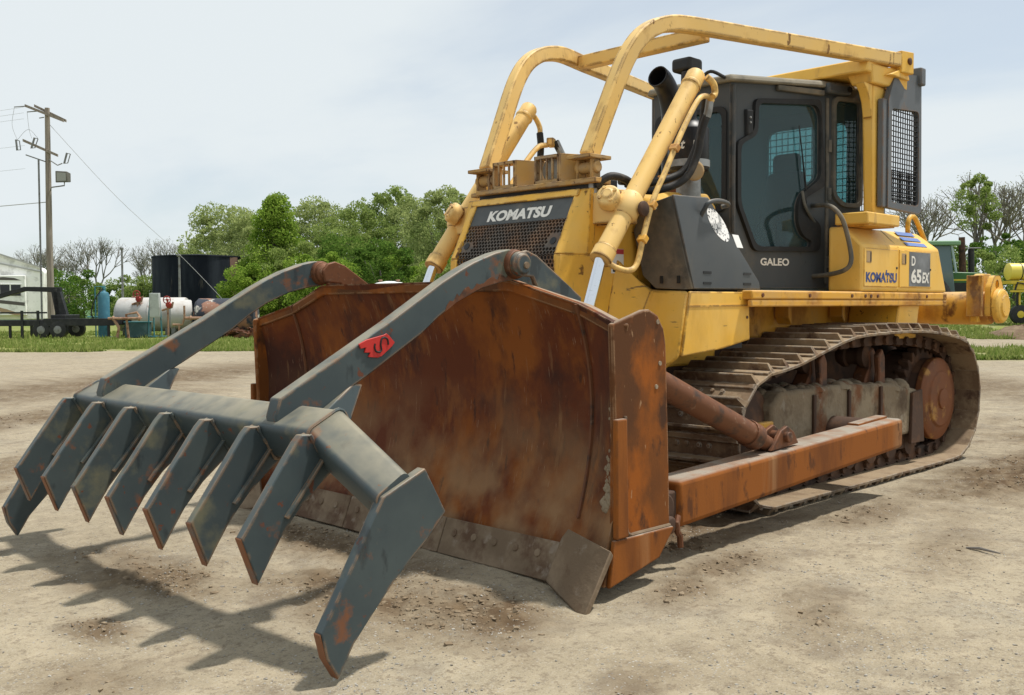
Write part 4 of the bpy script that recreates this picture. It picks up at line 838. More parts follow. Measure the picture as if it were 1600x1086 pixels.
def wire_mesh(o, U, V, w, h, pit, r=.004):
    b = MB(); n = int(w/pit); m = int(h/pit); W = U.cross(V)
    for i in range(n+1):
        p = o+U*(w*i/n); b.tube([p, p+V*h], r, 4, cap=False)
    for j in range(m+1):
        p = o+V*(h*j/m)+W*r*1.6; b.tube([p, p+U*w], r, 4, cap=False)
    return b
# ---- roll-over structure, sweeps, guards
def build_rops():
    for s in (1, -1):
        po = MB().hexa([Vector((x, s*y, 2.16)) for x, y in ((-.545, .965), (-.545, 1.065), (-.745, 1.065), (-.745, .965))], [Vector((x, s*y, 3.224)) for x, y in ((-.52, .955), (-.52, 1.065), (-.76, 1.065), (-.76, .955))]).build('roll_bar_post', M['yellow_clean'], dozer, .02)
        MB().box((-.556, s*1.005, 2.118), (.59, .285, .095)).build('post_foot', M['yellow_clean'], po, .012)
        MB().box((-.556, s*1.005, 2.078), (.47, .25, .04)).build('post_foot', M['yellow_rusty'], po, .006)
        MB().prism([(-.515, 3.222), (-.36, 3.222), (-.43, 3.16), (-.48, 3.07), (-.51, 2.95)], 'y', *sorted((s*.975, s*1.055))).build('post_gusset', M['yellow_clean'], po, .006)
        MB().hexa([Vector((x, s*y, 3.225)) for x, y in ((-.46, .90), (-.46, 1.085), (-.98, 1.14), (-.98, .90))], [Vector((x, s*y, 3.375)) for x, y in ((-.43, .84), (-.43, 1.085), (-.94, 1.165), (-.94, .84))]).build('roll_bar_bracket', M['yellow_clean'], po, .012)
    MB().hexa([Vector((x, y, z)) for x, y, z in ((-.36, -1.08, 3.305), (-.36, 1.08, 3.305), (-.75, 1.08, 3.305), (-.75, -1.08, 3.305))], [Vector((x, y, z)) for x, y, z in ((-.40, -1.08, 3.42), (-.40, 1.08, 3.42), (-.75, 1.08, 3.42), (-.75, -1.08, 3.42))]).build('roll_bar_beam', M['yellow_clean'], dozer, .015)
    pr = [(-.046, -.056), (.046, -.056), (.046, .056), (-.046, .056)]
    for s in (1, -1):
        pts = [(2.375, s*.485, 2.40), (2.195, s*.508, 2.78), (2.085, s*.522, 3.01), (2.00, s*.535, 3.15), (1.90, s*.548, 3.262), (1.77, s*.562, 3.345), (1.62, s*.578, 3.395), (1.43, s*.60, 3.42), (1.04, s*.70, 3.425), (.617, s*.80, 3.43), (-.80, s*1.14, 3.447)]
        sw = MB().sweep(pr, [tuple(p) for p in catmull(pts, 4)], (0, 1, 0)).build('sweep_beam', M['yellow_pale'], dozer, .012)
        MB().box((2.37, s*.485, 2.395), (.22, .20, .025)).build('base_flange', M['yellow_dusty'], sw, .004)
        b = MB()
        for y in (-.06, .06): b.box((2.38, s*.485+y, 2.31), (.09, .022, .15))
        b.lathe((2.38, s*.485-.09, 2.33), (0, 1, 0), [(0, .04), (.18, .04)], 14); b.build('base_clevis', M['yellow_dusty'], sw, .008)
        MB().box((2.36, s*.485, 2.23), (.14, .24, .03)).build('clevis_base', M['yellow_dusty'], sw, .004)
        MB().box((-.86, s*1.145, 3.43), (.16, .115, .18), Matrix.Rotation(s*R(-13.5), 3, 'Z')).build('end_clevis', M['yellow_clean'], sw, .008)
        MB().lathe((-.87, s*1.20, 3.44), (0, s, 0), [(0, .03), (.015, .03), (.02, .018)], 12).build('clevis_pin', M['pin_rust'], sw)
        MB().prism([(-.60, 3.30), (-.96, 3.30), (-.93, 3.36), (-.76, 3.36)], 'y', *sorted((s*1.07, s*1.17))).build('clevis_lug', M['yellow_clean'], sw, .008)
    MB().sweep([(-.055, -.05), (.055, -.05), (.055, .05), (-.055, .05)], [(1.20, -.60, 3.395), (1.20, .60, 3.395)], (1, 0, 0)).build('cross_tube', M['yellow_pale'], dozer, .01)
    # grey side guard with wire mesh at the rear corner
    v, f = fill2d([(-.73, 3.11), (-.855, 3.337), (-1.358, 3.394), (-1.386, 2.227), (-1.33, 2.203), (-.73, 2.222)], [rounded([(-.793, 3.043), (-1.315, 3.081), (-1.33, 2.27), (-.793, 2.27)], .05)], .05)
    gd = MB().add([(p[0]+.09, 1.112+p[2], p[1]) for p in v], f).build('rear_corner_guard', M['guard_grey'], dozer, .008)
    MB().span((-.638, 1.075, 2.222), (-.566, 1.125, 3.11)).build('guard_hinge_post', M['guard_grey'], gd, .008)
    wire_mesh(Vector((-.70, 1.112, 2.265)), Vector((-1, 0, 0)), Vector((0, 0, 1)), .53, .815, .041, .0052).build('wire_mesh', M['wire'], gd, fix=False)
    wire_mesh(Vector((-.70, 1.092, 2.265)), Vector((-1, 0, 0)), Vector((0, 0, 1)), .53, .28, .034, .0052).build('wire_mesh', M['wire'], gd, fix=False)
    MB().box((-1.24, 1.112, 3.38), (.095, .115, .15)).build('guard_stop', M['guard_grey'], gd, .012)
    # rear screen behind the cab
    v, f = fill2d([(-.80, 2.20), (.80, 2.20), (.80, 3.255), (-.80, 3.255)], [rounded([(-.72, 2.27), (.72, 2.27), (.72, 3.20), (-.72, 3.20)], .05)], .04)
    rs = MB().add([(-1.30+p[2], p[0], p[1]) for p in v], f).build('rear_screen', M['cab_grey'], dozer)
    wire_mesh(Vector((-1.29, -.72, 2.27)), Vector((0, 1, 0)), Vector((0, 0, 1)), 1.44, .93, .062, .0045).build('wire_mesh', M['wire'], rs, fix=False)
    v, f = fill2d([(-.34, 2.10), (-.98, 2.10), (-.98, 3.14), (-.34, 3.14)], [rounded([(-.40, 2.18), (-.92, 2.18), (-.92, 3.06), (-.40, 3.06)], .05)], .03)
    ss = MB().add([(p[0], -.83+p[2], p[1]) for p in v], f).build('side_screen', M['cab_grey'], dozer)
    wire_mesh(Vector((-.40, -.83, 2.18)), Vector((-1, 0, 0)), Vector((0, 0, 1)), .52, .88, .062, .0045).build('wire_mesh', M['wire'], ss, fix=False)
build_rops()
# ---- tank boxes on the fenders
def fender_tank(s):
    YO, YI = 1.096, .93
    V = [Vector((-.276, s*YO, 1.526)), Vector((-1.970, s*YO, 1.526)), Vector((-1.785, s*YO, 1.918)), Vector((-.276, s*YO, 1.899)), Vector((-.276, s*YI, 2.060)), Vector((-1.70, s*YI, 2.065)), Vector((-.276, s*.30, 1.526)), Vector((-1.970, s*.30, 1.526)), Vector((-1.70, s*.30, 2.065)), Vector((-.276, s*.30, 2.060))]
    V[6].y = V[7].y = V[8].y = V[9].y = s*.80
    F = [[0, 1, 2, 3], [3, 2, 5, 4], [0, 3, 4, 9, 6], [1, 7, 8, 5, 2], [4, 5, 8, 9], [6, 9, 8, 7], [0, 6, 7, 1]]
    tk = MB().add(V, F).build('fender_tank', M['yellow_clean'], dozer, .022, 3)
    Q = lambda x, z, o=.001: Vector((x, s*(YO+o), z))
    for x0, x1, z0, z1 in ((-.305, -.926, 1.567, 1.88), (-.955, -1.614, 1.567, 1.885)):
        MB().plate([Q(x0, z0, .008), Q(x1, z0, .008), Q(x1, z1, .008), Q(x0, z1, .008)], .012, (0, s, 0)).build('tank_door', M['yellow_clean'], tk, .004)
    for x in (-.38, -1.035):
        MB().plate([Q(x+.043, 1.762, .010), Q(x-.043, 1.762, .010), Q(x-.043, 1.857, .010), Q(x+.043, 1.857, .010)], .004, (0, s, 0)).build('door_latch', M['yellow_dusty'], tk, .003)
        MB().plate([Q(x-.021, 1.771, .012), Q(x-.040, 1.771, .012), Q(x-.040, 1.847, .012), Q(x-.021, 1.847, .012)], .002, (0, s, 0)).build('latch_slot', M['black'], tk)
    for x in (-.893, -1.576): MB().lathe(Q(x, 1.728, .008), (0, s, 0), [(0, .012), (.006, .010)], 8).build('lock', M['black'], tk)
    dv = Vector((0, s*-.166, .161)).normalized(); nv = Vector((0, s*.161, .166)).normalized()
    MB().plate([Vector((-.940, s*1.094, 1.903))+nv*.003, Vector((-.946, s*1.094, 1.903))+nv*.003, Vector((-.946, s*.935, 2.058))+nv*.003, Vector((-.940, s*.935, 2.058))+nv*.003], .002, nv).build('seam', M['black'], tk)
    for k in range(3):
        o = Vector((-1.14-.02*k, s*YO, 1.911))+dv*(.021+.071*k)+nv*.006; w = .42-.033*k
        MB().plate([o, o+Vector((-w, 0, 0)), o+Vector((-w, 0, 0))+dv*.046, o+dv*.046], .002, nv).build('blue_stripe', M['stripe_blue'], tk)
    if s > 0:
        lettering('lettering', "KOMATSU", .084, .57, Q(-.328, 1.602, .0085), (-1, 0, 0), (0, 0, 1), M['decal_blue'], tk, bold=.05, ext=.001)
        p = Q(-.328-.57*.625, 1.683, .0095); MB().plate([p, p+Vector((-.021, 0, 0)), p+Vector((-.028, 0, .025)), p+Vector((-.008, 0, .025))], .001, (0, 1, 0)).build('lettering', M['decal_blue'], tk)
        MB().plate([Q(-1.14, 1.577, .010), Q(-1.576, 1.577, .010), Q(-1.576, 1.875, .010), Q(-1.14, 1.875, .010)], .002, (0, 1, 0)).build('model_decal', M['decal_grey'], tk)
        lettering('lettering', "65", .125, .21, Q(-1.175, 1.605, .011), (-1, 0, 0), (0, 0, 1), M['decal_white'], tk, bold=.04, ext=.001)
        lettering('lettering', "EX", .095, .155, Q(-1.40, 1.607, .011), (-1, 0, 0), (0, 0, 1), M['decal_white'], tk, bold=.04, shear=.15, ext=.001)
        lettering('lettering', "D", .085, .08, Q(-1.18, 1.755, .011), (-1, 0, 0), (0, 0, 1), M['decal_white'], tk, bold=.03, ext=.001)
    return tk
for s in (1, -1): fender_tank(s)
def build_rear():
    b = MB(); b.hexa([Vector(p) for p in ((-2.42, -.5, .75), (-2.42, .5, .75), (-2.42, .5, 1.9), (-2.42, -.5, 1.9))], [Vector(p) for p in ((-2.75, -.4, .85), (-2.75, .4, .85), (-2.65, .4, 1.75), (-2.65, -.4, 1.75))]); b.build('rear_case', M['yellow_rusty'], dozer, .03)
    tb = MB().lathe((-2.90, -1.17, 1.38), (0, 1, 0), [(0, .155), (.05, .165), (2.29, .165), (2.34, .155)], 30).build('rear_cross_tube', M['yellow_rusty'], dozer, .006)
    b = MB(); b.box((-2.80, .0, 1.38), (.30, .7, .26)); b.build('tube_mount', M['yellow_rusty'], tb, .02)
    for s in (1, -1):
        b = MB(); b.prism([(-2.68, 1.66), (-2.84, 1.72), (-3.06, 1.72), (-3.10, 1.40), (-3.08, 1.24), (-2.72, 1.24), (-2.68, 1.4)], 'y', *sorted((s*1.02, s*1.10))); b.build('lug', M['yellow'], tb, .012)
        b = MB(); v, f = fill2d(rounded([(-2.74, 1.30), (-2.74, 1.58), (-2.84, 1.70), (-2.98, 1.70), (-3.08, 1.56), (-3.08, 1.30)], .04), [[(-2.90+.045*math.cos(k*math.pi/8), 1.61+.045*math.sin(k*math.pi/8)) for k in range(16)]], .06)
        MB().add([(p[0], s*1.185+p[2], p[1]) for p in v], f).build('lug', M['yellow'], tb, .006)
        MB().span((-2.70, s*1.01, 1.30), (-2.66, s*1.16, 1.70)).build('lug_web', M['yellow_rusty'], tb, .006)
        MB().lathe((-2.90, s*1.216, 1.40), (0, s, 0), [(0, .17), (.05, .17), (.07, .15), (.075, .11), (.09, .105)], 28).build('end_cap', M['yellow'], tb, .006)
    # pipe rail rising behind the tank
    MB().tube(catmull([(-1.57, .90, 2.04), (-1.57, .90, 2.16), (-1.64, .90, 2.22), (-1.76, .90, 2.18), (-2.04, .90, 1.88), (-2.12, .90, 1.56)], 6), .022, 10).build('hand_rail', M['yellow'], dozer)
build_rear()

# ------------------------------------------------------------------ rake hung on the blade
rake = thing('brush_rake', 'grey-green steel brush rake with nine curved teeth hung in front of the rusty blade', 'rake', (5.0, 0, 0))
RO = Vector((-5.0, 0, 0))
def rb(b, name, m, bev=.008, parent=None, seg=2):
    b.v = [(v[0]-5.0, v[1], v[2]) for v in b.v]; return b.build(name, M[m], parent or rake, bev, seg)
def build_rake():
    # main beam: rounded square tube, ends bent down
    def section(cx, cz, tilt, w, h):
        P = []; rr = .035
        for qx, qz, a0 in ((1, 1, 0), (-1, 1, 90), (-1, -1, 180), (1, -1, 270)):
            for k in range(4):
                a = R(a0+30*k); x = qx*(w/2-rr)+rr*math.cos(a); z = qz*(h/2-rr)+rr*math.sin(a); P.append((x, z))
        c, s = math.cos(tilt), math.sin(tilt)
        return [(cx+x*c+z*s, cz-x*s+z*c) for x, z in P]
    main = section(4.950, .857, R(27), .205, .185); end = section(4.945, .635, R(30), .19, .19)
    b = MB(); n = len(main); V = []
    for y, sc in ((-1.71, end), (-1.25, main), (1.25, main), (1.71, end)): V += [(p[0], y, p[1]) for p in sc]
    F = [[i*n+j, i*n+(j+1) % n, (i+1)*n+(j+1) % n, (i+1)*n+j] for i in range(3) for j in range(n)]+[list(range(n))[::-1], list(range(3*n, 4*n))]
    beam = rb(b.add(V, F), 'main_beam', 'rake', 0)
    for s in (1, -1):
        pts = [(p[0]-.002, s*1.25, p[1]+.002) for p in main]; c = Vector((4.950, s*1.25, .857)); pts = [tuple(c+(Vector(p)-c)*1.01) for p in pts]; rb(MB().tube(pts+[pts[0]], .009, 6), 'weld_seam', 'rake', 0, beam)
    # straight teeth
    prof = [(5.07, .885), (5.122, .887), (5.152, .855), (5.408, .497), (5.335, .303), (5.285, .385), (5.225, .478), (5.13, .59), (5.03, .675), (4.95, .735), (4.96, .80)]
    for k in range(-3, 4):
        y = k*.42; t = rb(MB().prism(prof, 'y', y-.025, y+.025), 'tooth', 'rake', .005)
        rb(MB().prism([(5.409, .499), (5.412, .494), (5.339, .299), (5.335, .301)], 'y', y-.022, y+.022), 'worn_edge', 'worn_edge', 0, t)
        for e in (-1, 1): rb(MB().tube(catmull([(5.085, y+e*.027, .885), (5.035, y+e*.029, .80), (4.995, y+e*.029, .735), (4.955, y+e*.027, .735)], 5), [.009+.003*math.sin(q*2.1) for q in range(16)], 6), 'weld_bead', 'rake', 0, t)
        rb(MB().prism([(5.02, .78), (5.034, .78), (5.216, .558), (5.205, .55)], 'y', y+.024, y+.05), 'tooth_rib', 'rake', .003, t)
    ep = [(4.83, .765), (5.045, .675), (5.336, .20), (5.315, .10), (5.262, .012), (5.19, .128), (5.121, .202), (4.994, .332), (4.90, .41), (4.831, .463), (4.721, .572)]
    for s in (1, -1):
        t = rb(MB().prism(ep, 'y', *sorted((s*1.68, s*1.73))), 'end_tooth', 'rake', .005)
        rb(MB().prism([(5.339, .20), (5.342, .195), (5.318, .098), (5.266, .012), (5.262, .014), (5.314, .101)], 'y', *sorted((s*1.684, s*1.726))), 'worn_edge', 'worn_edge', 0, t)
    # arms
    ap = [(5.03, 1.012), (4.413, 1.347), (4.073, 1.545), (3.95, 1.608), (3.853, 1.652), (3.70, 1.705), (3.60, 1.728), (3.535, 1.725), (3.49, 1.69), (3.475, 1.64), (3.50, 1.585), (3.56, 1.562), (3.64, 1.552), (3.80, 1.515), (3.976, 1.440), (4.10, 1.365), (4.217, 1.280), (4.545, 1.092), (4.83, .935), (4.90, .86), (5.04, .86), (5.055, .93)]
    for s in (1, -1):
        y0, y1 = (.885, .97) if s > 0 else (-.97, -.885)
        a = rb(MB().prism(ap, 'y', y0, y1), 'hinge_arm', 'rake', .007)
        # bare rusted strip where the paint has torn off along the underside
        lo = [(4.06, 1.392), (3.976, 1.445), (3.88, 1.487), (3.80, 1.520), (3.70, 1.543), (3.64, 1.556), (3.58, 1.565)]
        hi = [(p.x+random.uniform(-.006, .006), p.y+.026+random.uniform(-.014, .02)) for p in catmull([(x, z, 0) for x, z in lo], 5)]
        if s > 0: rb(MB().prism(lo+hi[::-1][1:-1], 'y', y1+.0005, y1+.003), 'bare_strip', 'pin_rust', 0, a)
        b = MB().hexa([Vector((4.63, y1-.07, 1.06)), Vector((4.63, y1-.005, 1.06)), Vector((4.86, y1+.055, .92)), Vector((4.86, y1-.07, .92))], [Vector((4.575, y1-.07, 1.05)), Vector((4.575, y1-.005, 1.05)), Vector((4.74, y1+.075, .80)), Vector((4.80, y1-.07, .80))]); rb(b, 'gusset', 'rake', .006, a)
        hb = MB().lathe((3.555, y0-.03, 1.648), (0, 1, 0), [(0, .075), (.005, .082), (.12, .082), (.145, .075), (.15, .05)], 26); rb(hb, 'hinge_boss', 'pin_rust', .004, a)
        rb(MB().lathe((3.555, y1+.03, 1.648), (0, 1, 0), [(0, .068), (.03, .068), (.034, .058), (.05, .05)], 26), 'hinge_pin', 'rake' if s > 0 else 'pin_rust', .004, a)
        rb(MB().lathe((3.545, y1+.08, 1.64), (0, 1, 0), [(0, .02), (.01, .018)], 10), 'pin_bolt', 'dirt_steel', 0, a)
        if s > 0:
            bd = [(4.605, 1.243), (4.56, 1.263), (4.453, 1.285), (4.441, 1.291), (4.425, 1.28), (4.391, 1.246), (4.407, 1.227), (4.47, 1.182), (4.493, 1.175), (4.55, 1.18), (4.538, 1.201), (4.572, 1.202), (4.564, 1.226), (4.594, 1.221)]
            o = rb(MB().prism(bd, 'y', .971, .980), 'badge', 'red', .002, a); tag(o, 'red jagged badge bearing a black S')
            sp = [(4.432, 1.236), (4.437, 1.262), (4.458, 1.272), (4.474, 1.262), (4.478, 1.235), (4.474, 1.212), (4.488, 1.202), (4.508, 1.208), (4.515, 1.228), (4.512, 1.243)]
            rb(MB().tube(catmull([(x, .981, z) for x, z in sp], 4), .0048, 6), 'badge_letter', 'black', 0, a)
    # black letter is a weld rod
build_rake()

# ------------------------------------------------------------------ background: trees
def leaf_mat(name, a, b, tr=.35):
    m = bpy.data.materials.new(name); m.use_nodes = True; nt = m.node_tree; nt.nodes.clear(); N = nt.nodes.new; L = nt.links.new
    out = N('ShaderNodeOutputMaterial'); ge = N('ShaderNodeNewGeometry'); tc = N('ShaderNodeTexCoord')
    nz = N('ShaderNodeTexNoise'); nz.inputs['Scale'].default_value = .55; nz.inputs['Detail'].default_value = 3; L(tc.outputs['Object'], nz.inputs['Vector'])
    ad = N('ShaderNodeMath'); ad.operation = 'ADD'; L(ge.outputs['Random Per Island'], ad.inputs[0]); L(nz.outputs[0], ad.inputs[1])
    mr = N('ShaderNodeMapRange'); mr.inputs[1].default_value = .45; mr.inputs[2].default_value = 1.45; L(ad.outputs[0], mr.inputs[0])
    mx = N('ShaderNodeMix'); mx.data_type = 'RGBA'; L(mr.outputs[0], mx.inputs[0]); mx.inputs[6].default_value = (*a, 1); mx.inputs[7].default_value = (*b, 1)
    df = N('ShaderNodeBsdfDiffuse'); ts = N('ShaderNodeBsdfTranslucent'); ms = N('ShaderNodeMixShader'); ms.inputs[0].default_value = tr
    L(mx.outputs[2], df.inputs[0]); L(mx.outputs[2], ts.inputs[0]); L(df.outputs[0], ms.inputs[1]); L(ts.outputs[0], ms.inputs[2]); L(ms.outputs[0], out.inputs[0]); return m
LEAF = {'bright': leaf_mat('fresh_green_leaves', (.10, .20, .022), (.31, .42, .075), .45), 'mid': leaf_mat('mid_green_leaves', (.14, .215, .05), (.33, .40, .125), .45), 'pale': leaf_mat('hazy_spring_leaves', (.22, .285, .10), (.41, .46, .18), .45),  # pale leaves: distance haze is put into the colour
        'dark': leaf_mat('dark_green_leaves', (.05, .12, .02), (.16, .25, .048), .4), 'bud': leaf_mat('sparse_spring_buds', (.22, .23, .15), (.33, .34, .22), .45), 'grass': leaf_mat('yard_grass', (.12, .19, .032), (.30, .33, .11), .4)}
BARK = mat('grey_brown_bark', (.13, .115, .10), .9, 0, [((.21, .19, .17), 2, .4, .65, (1, 1, .3), 5)])
FARBARK = mat('haze_paled_grey_bark', (.23, .21, .18), .9, 0, [((.15, .13, .11), 2, .4, .65, (1, 1, .3), 5)])  # far bark, lightened so its colour carries distance haze
def quads(name, C, size, mt, parent, flat=0.0):
    n = len(C); a = rng.standard_normal((n, 3)); a[:, 2] *= (1-flat); a /= np.linalg.norm(a, axis=1, keepdims=True)
    b = np.cross(a, rng.standard_normal((n, 3))); b /= np.linalg.norm(b, axis=1, keepdims=True)
    s = (size*rng.uniform(.55, 1.35, n))[:, None]; u = a*s; w = b*s*.62
    V = np.stack([C-u, C+w*.9-u*.1, C+u, C-w*.9+u*.1], 1).reshape(-1, 3)
    F = np.arange(4*n).reshape(n, 4)
    me = bpy.data.meshes.new(name); me.vertices.add(4*n); me.vertices.foreach_set('co', V.ravel().astype(np.float32)); me.loops.add(4*n); me.loops.foreach_set('vertex_index', F.ravel().astype(np.int32))
    me.polygons.add(n); me.polygons.foreach_set('loop_start', np.arange(0, 4*n, 4, dtype=np.int32)); me.polygons.foreach_set('loop_total', np.full(n, 4, np.int32)); me.update(); me.validate()
    return obj(name, me, mt, parent)
def limbs(ends, h0, r0):
    b = MB(); top = max(e[2] for e in ends)*.75
    trunk = [(0, 0, -.2), (random.uniform(-.1, .1), random.uniform(-.1, .1), h0), (random.uniform(-.3, .3), random.uniform(-.3, .3), top)]
    b.tube(catmull(trunk, 4), [r0*(1-.085*i) for i in range(9)], 8)
    for e in ends:
        t = random.uniform(.35, .95); p = Vector((0, 0, h0+(top-h0)*t*.8)); q = Vector(e); m = p.lerp(q, .5)+Vector((0, 0, -.15*(q-p).length*.5))
        b.tube(catmull([p, m, q], 3), [r0*.38*(1-t*.4)*(1-.14*i) for i in range(7)], 5, cap=False)
    return b
def leafy_tree(label, r, d, h, w, mt, group, n=7000, clumps=34, shape='round', low=.12, size=.17, gap=.0, name='leafy_tree', cat='tree', z=0, trunk=True):
    base = yard(r, d, z-.05); T = thing(name, label, cat, base, random.uniform(0, 6.28), group)
    cl = []
    for k in range(clumps):
        v = k/(clumps-1); zz = h*(low+(.97-low)*v**.85)
        if shape == 'round': rad = w*math.sqrt(max(.05, 1-((v-.42)/.62)**2))
        elif shape == 'cone': rad = w*(1.05-v)**.75*(.55+.45*min(1, v*6+.3))
        else: rad = w*(.75+.25*math.sin(v*3.1))
        a = k*2.399+random.uniform(-.5, .5); q = rad*math.sqrt(random.uniform(.25, 1.0))*.85
        cl.append((q*math.cos(a), q*math.sin(a), zz, w*random.uniform(.16, .46)*(1.15-.45*v)))
    C = []
    n = int(n*2.1); size *= .68; per = n//clumps
    for x, y, zz, cr in cl:
        p = rng.standard_normal((per, 3)); p /= np.linalg.norm(p, axis=1, keepdims=True); p *= (cr*rng.uniform(.35, 1.12, (per, 1))**.6); p[:, 2] *= .72
        C.append(p+np.array([x, y, zz]))
    C = np.concatenate(C); C = C[C[:, 2] > .15]
    if gap:
        k = pn(C[:, 0]*1.1+r, C[:, 2]*1.1+d)+.3*pn(C[:, 1]*2.0, C[:, 2]*2.3) > gap-.35; C = C[k]
    quads('crown', C, size, LEAF[mt], T)
    if trunk: limbs([c[:3] for c in cl[4::2]], h*.22, h*.022+.05).build('trunk', BARK, T, fix=False)
    return T
def bare_tree(label, r, d, h, w, group, leaves=0, seed=1, z=0, lean=0, mt='bud', base=.28):
    rd = random.Random(seed); T = thing('bare_tree', label, 'tree', yard(r, d, z-.05), 0, group); b = MB(); tips = []
    def grow(p, dr, ln, rad, lv):
        m = p+dr*ln*.5+Vector((rd.uniform(-1, 1), rd.uniform(-1, 1), 0))*ln*.06; q = p+dr*ln
        b.tube([p, m, q], [rad, rad*.85, rad*.68], 6 if lv < 2 else 4 if lv < 3 else 3, cap=False)
        if lv >= 5 or rad < .006: tips.append(q); return
        if lv >= 3: tips.append(q); tips.append(m)
        k = 2 if lv in (0,) else rd.choice((2, 3, 3) if lv < 4 else (2, 2, 3))
        az = rd.uniform(0, 6.28)
        for i in range(k):
            sp = rd.uniform(.34, .72) if lv else rd.uniform(.35, .55); a = az+i*6.283/k+rd.uniform(-.5, .5)
            u = dr.cross(Vector((.3, .8, .1))).normalized(); v = dr.cross(u); nd = (dr*math.cos(sp)+(u*math.cos(a)+v*math.sin(a))*math.sin(sp)*w)
            nd.z += .10; nd.normalize(); grow(q, nd, ln*rd.uniform(.62, .84), rad*rd.uniform(.56, .72), lv+1)
        if lv < 4: nd = (dr+Vector((rd.uniform(-.2, .2), rd.uniform(-.2, .2), .12))).normalized(); grow(q, nd, ln*rd.uniform(.66, .82), rad*.72, lv+1)
    grow(Vector((0, 0, -.2)), Vector((lean, lean*.5, 1)).normalized(), h*base, h*.015+.03, 0)
    b.build('trunk', FARBARK, T, fix=False, sm=False)
    if leaves and tips:
        tp = np.array([t[:] for t in tips]); C = tp[rng.integers(0, len(tp), leaves)]+rng.standard_normal((leaves, 3))*.12; quads('crown', C, .06, LEAF[mt], T)
    return T
def px(x, d): return (x-800)/1564.7*d
GT = 'green trees standing behind the yard'
leafy_tree('hazy green tree rising just behind the black storage tank', px(352, 112), 112, 12.3, 5.6, 'pale', GT, 15000, 52, low=.08, gap=.06, size=.2)
leafy_tree('bright green cone-shaped tree beside the black storage tank', px(432, 80), 80, 10.3, 3.7, 'bright', GT, 15000, 56, 'cone', .04, .15)
leafy_tree('pale green tree showing over the top of the bright cone-shaped tree', px(500, 115), 115, 13.4, 5.2, 'pale', GT, 14000, 48, low=.08, gap=.08, size=.2)
leafy_tree('tall airy green tree with sky gaps between the two rake arms', px(612, 108), 108, 14.1, 5.4, 'mid', GT, 14000, 50, low=.14, gap=.13, size=.19)
leafy_tree('broad yellow-green willowy tree nearest the bulldozer nose', px(692, 92), 92, 12.2, 4.2, 'pale', GT, 15000, 48, low=.05, gap=.02, size=.17)
leafy_tree('small distant tree top peeping out beside the grille', px(742, 125), 125, 15.4, 2.6, 'mid', GT, 5000, 24, low=.3, gap=.1, size=.2)
leafy_tree('low hazy tree at the edge of the wood by the thin lamp post', px(318, 120), 120, 10.2, 3.4, 'pale', GT, 6000, 28, low=.1, gap=.1, size=.2)
leafy_tree('yellow-green tree filling in behind the cone-shaped tree', px(400, 98), 98, 10.4, 4.4, 'pale', GT, 9000, 40, low=.05, gap=.04, size=.18)
leafy_tree('soft green tree between the pale tree and the airy tree', px(556, 100), 100, 11.4, 4.2, 'mid', GT, 9000, 40, low=.05, gap=.06, size=.18)
leafy_tree('soft yellow-green tree between airy tree and willowy tree', px(655, 104), 104, 12.6, 4.0, 'pale', GT, 9000, 40, low=.06, gap=.06, size=.18)
GB = 'bushes under the trees'
for x, d, h, w, m, lb in ((560, 78, 6.6, 3.0, 'dark', 'dark green bush filling the gap under the airy tree'), (600, 74, 5.8, 2.7, 'dark', 'deep green rounded bush behind the middle of the blade'), (655, 76, 5.0, 3.0, 'bright', 'fresh green bush behind the blade near the bulldozer nose'),
                       (500, 72, 5.2, 2.6, 'bright', 'fresh green bush beside the hinge of the far rake arm'), (470, 78, 6.2, 2.8, 'mid', 'mid green bush at the foot of the cone-shaped tree'), (395, 76, 4.6, 2.2, 'bright', 'light green bush against the side of the black storage tank'), (705, 70, 4.6, 2.4, 'mid', 'mid green bush half hidden by the lift cylinder'),
                       (530, 96, 8.8, 3.2, 'mid', 'taller green bush rising behind the hinge of the far rake arm'), (560, 120, 11.5, 4.5, 'pale', 'tall pale green bush closing the gap behind the airy tree'), (645, 100, 9.6, 3.8, 'mid', 'tall green bush between the airy tree and the willowy tree')):
    leafy_tree(lb, px(x, d), d, h, w*1.15, m, GB, 7500, 30, 'bush', .05, .14, name='bush', cat='bush')
for x, d, h, w, m, lb in ((108, 95, 5.0, 3.4, 'dark', 'dark rounded hedge bush right behind the utility pole'), (132, 100, 4.4, 2.6, 'mid', 'green hedge bush between utility pole and bare tree'), (215, 98, 4.6, 2.9, 'mid', 'green bush behind the white fuel tank'), (185, 104, 3.8, 2.4, 'dark', 'low dark bush behind the thin steel lamp post'), (238, 96, 4.0, 1.6, 'mid', 'slim green bush against the edge of the black storage tank'), (70, 100, 3.8, 2.2, 'dark', 'dark bush showing between camper and utility pole')):
    leafy_tree(lb, px(x, d), d, h, w, m, GB, 3600, 22, 'bush', .04, .15, name='bush', cat='bush')
GBT = 'bare spring trees'
bare_tree('large bare tree spreading its branches beside the utility pole', px(152, 122), 122, 11.0, 1.0, GBT, 1500, 11)
bare_tree('bare tree partly behind the utility pole', px(62, 128), 128, 10.2, 1.0, GBT, 1300, 5)
bare_tree('bare tree leaning out from behind the utility pole', px(105, 125), 125, 9.2, 1.05, GBT, 1200, 23)
bare_tree('budding bare tree just left of the black storage tank', px(272, 126), 126, 10.6, .95, GBT, 2600, 8)
bare_tree('thin budding tree between large bare tree and black storage tank', px(232, 132), 132, 9.8, .9, GBT, 2200, 31)
bare_tree('bare tree behind the wire mesh guard of the cab', px(1446, 84), 84, 11.2, 1.1, GBT, 1500, 14, .85)
bare_tree('dark bare tree with budding crown behind the tractor', px(1545, 80), 80, 11.0, .95, GBT, 2800, 19, .85)
bare_tree('large bare tree above the yellow sprayer tank', px(1600, 78), 78, 11.4, 1.05, GBT, 2600, 27, .85)
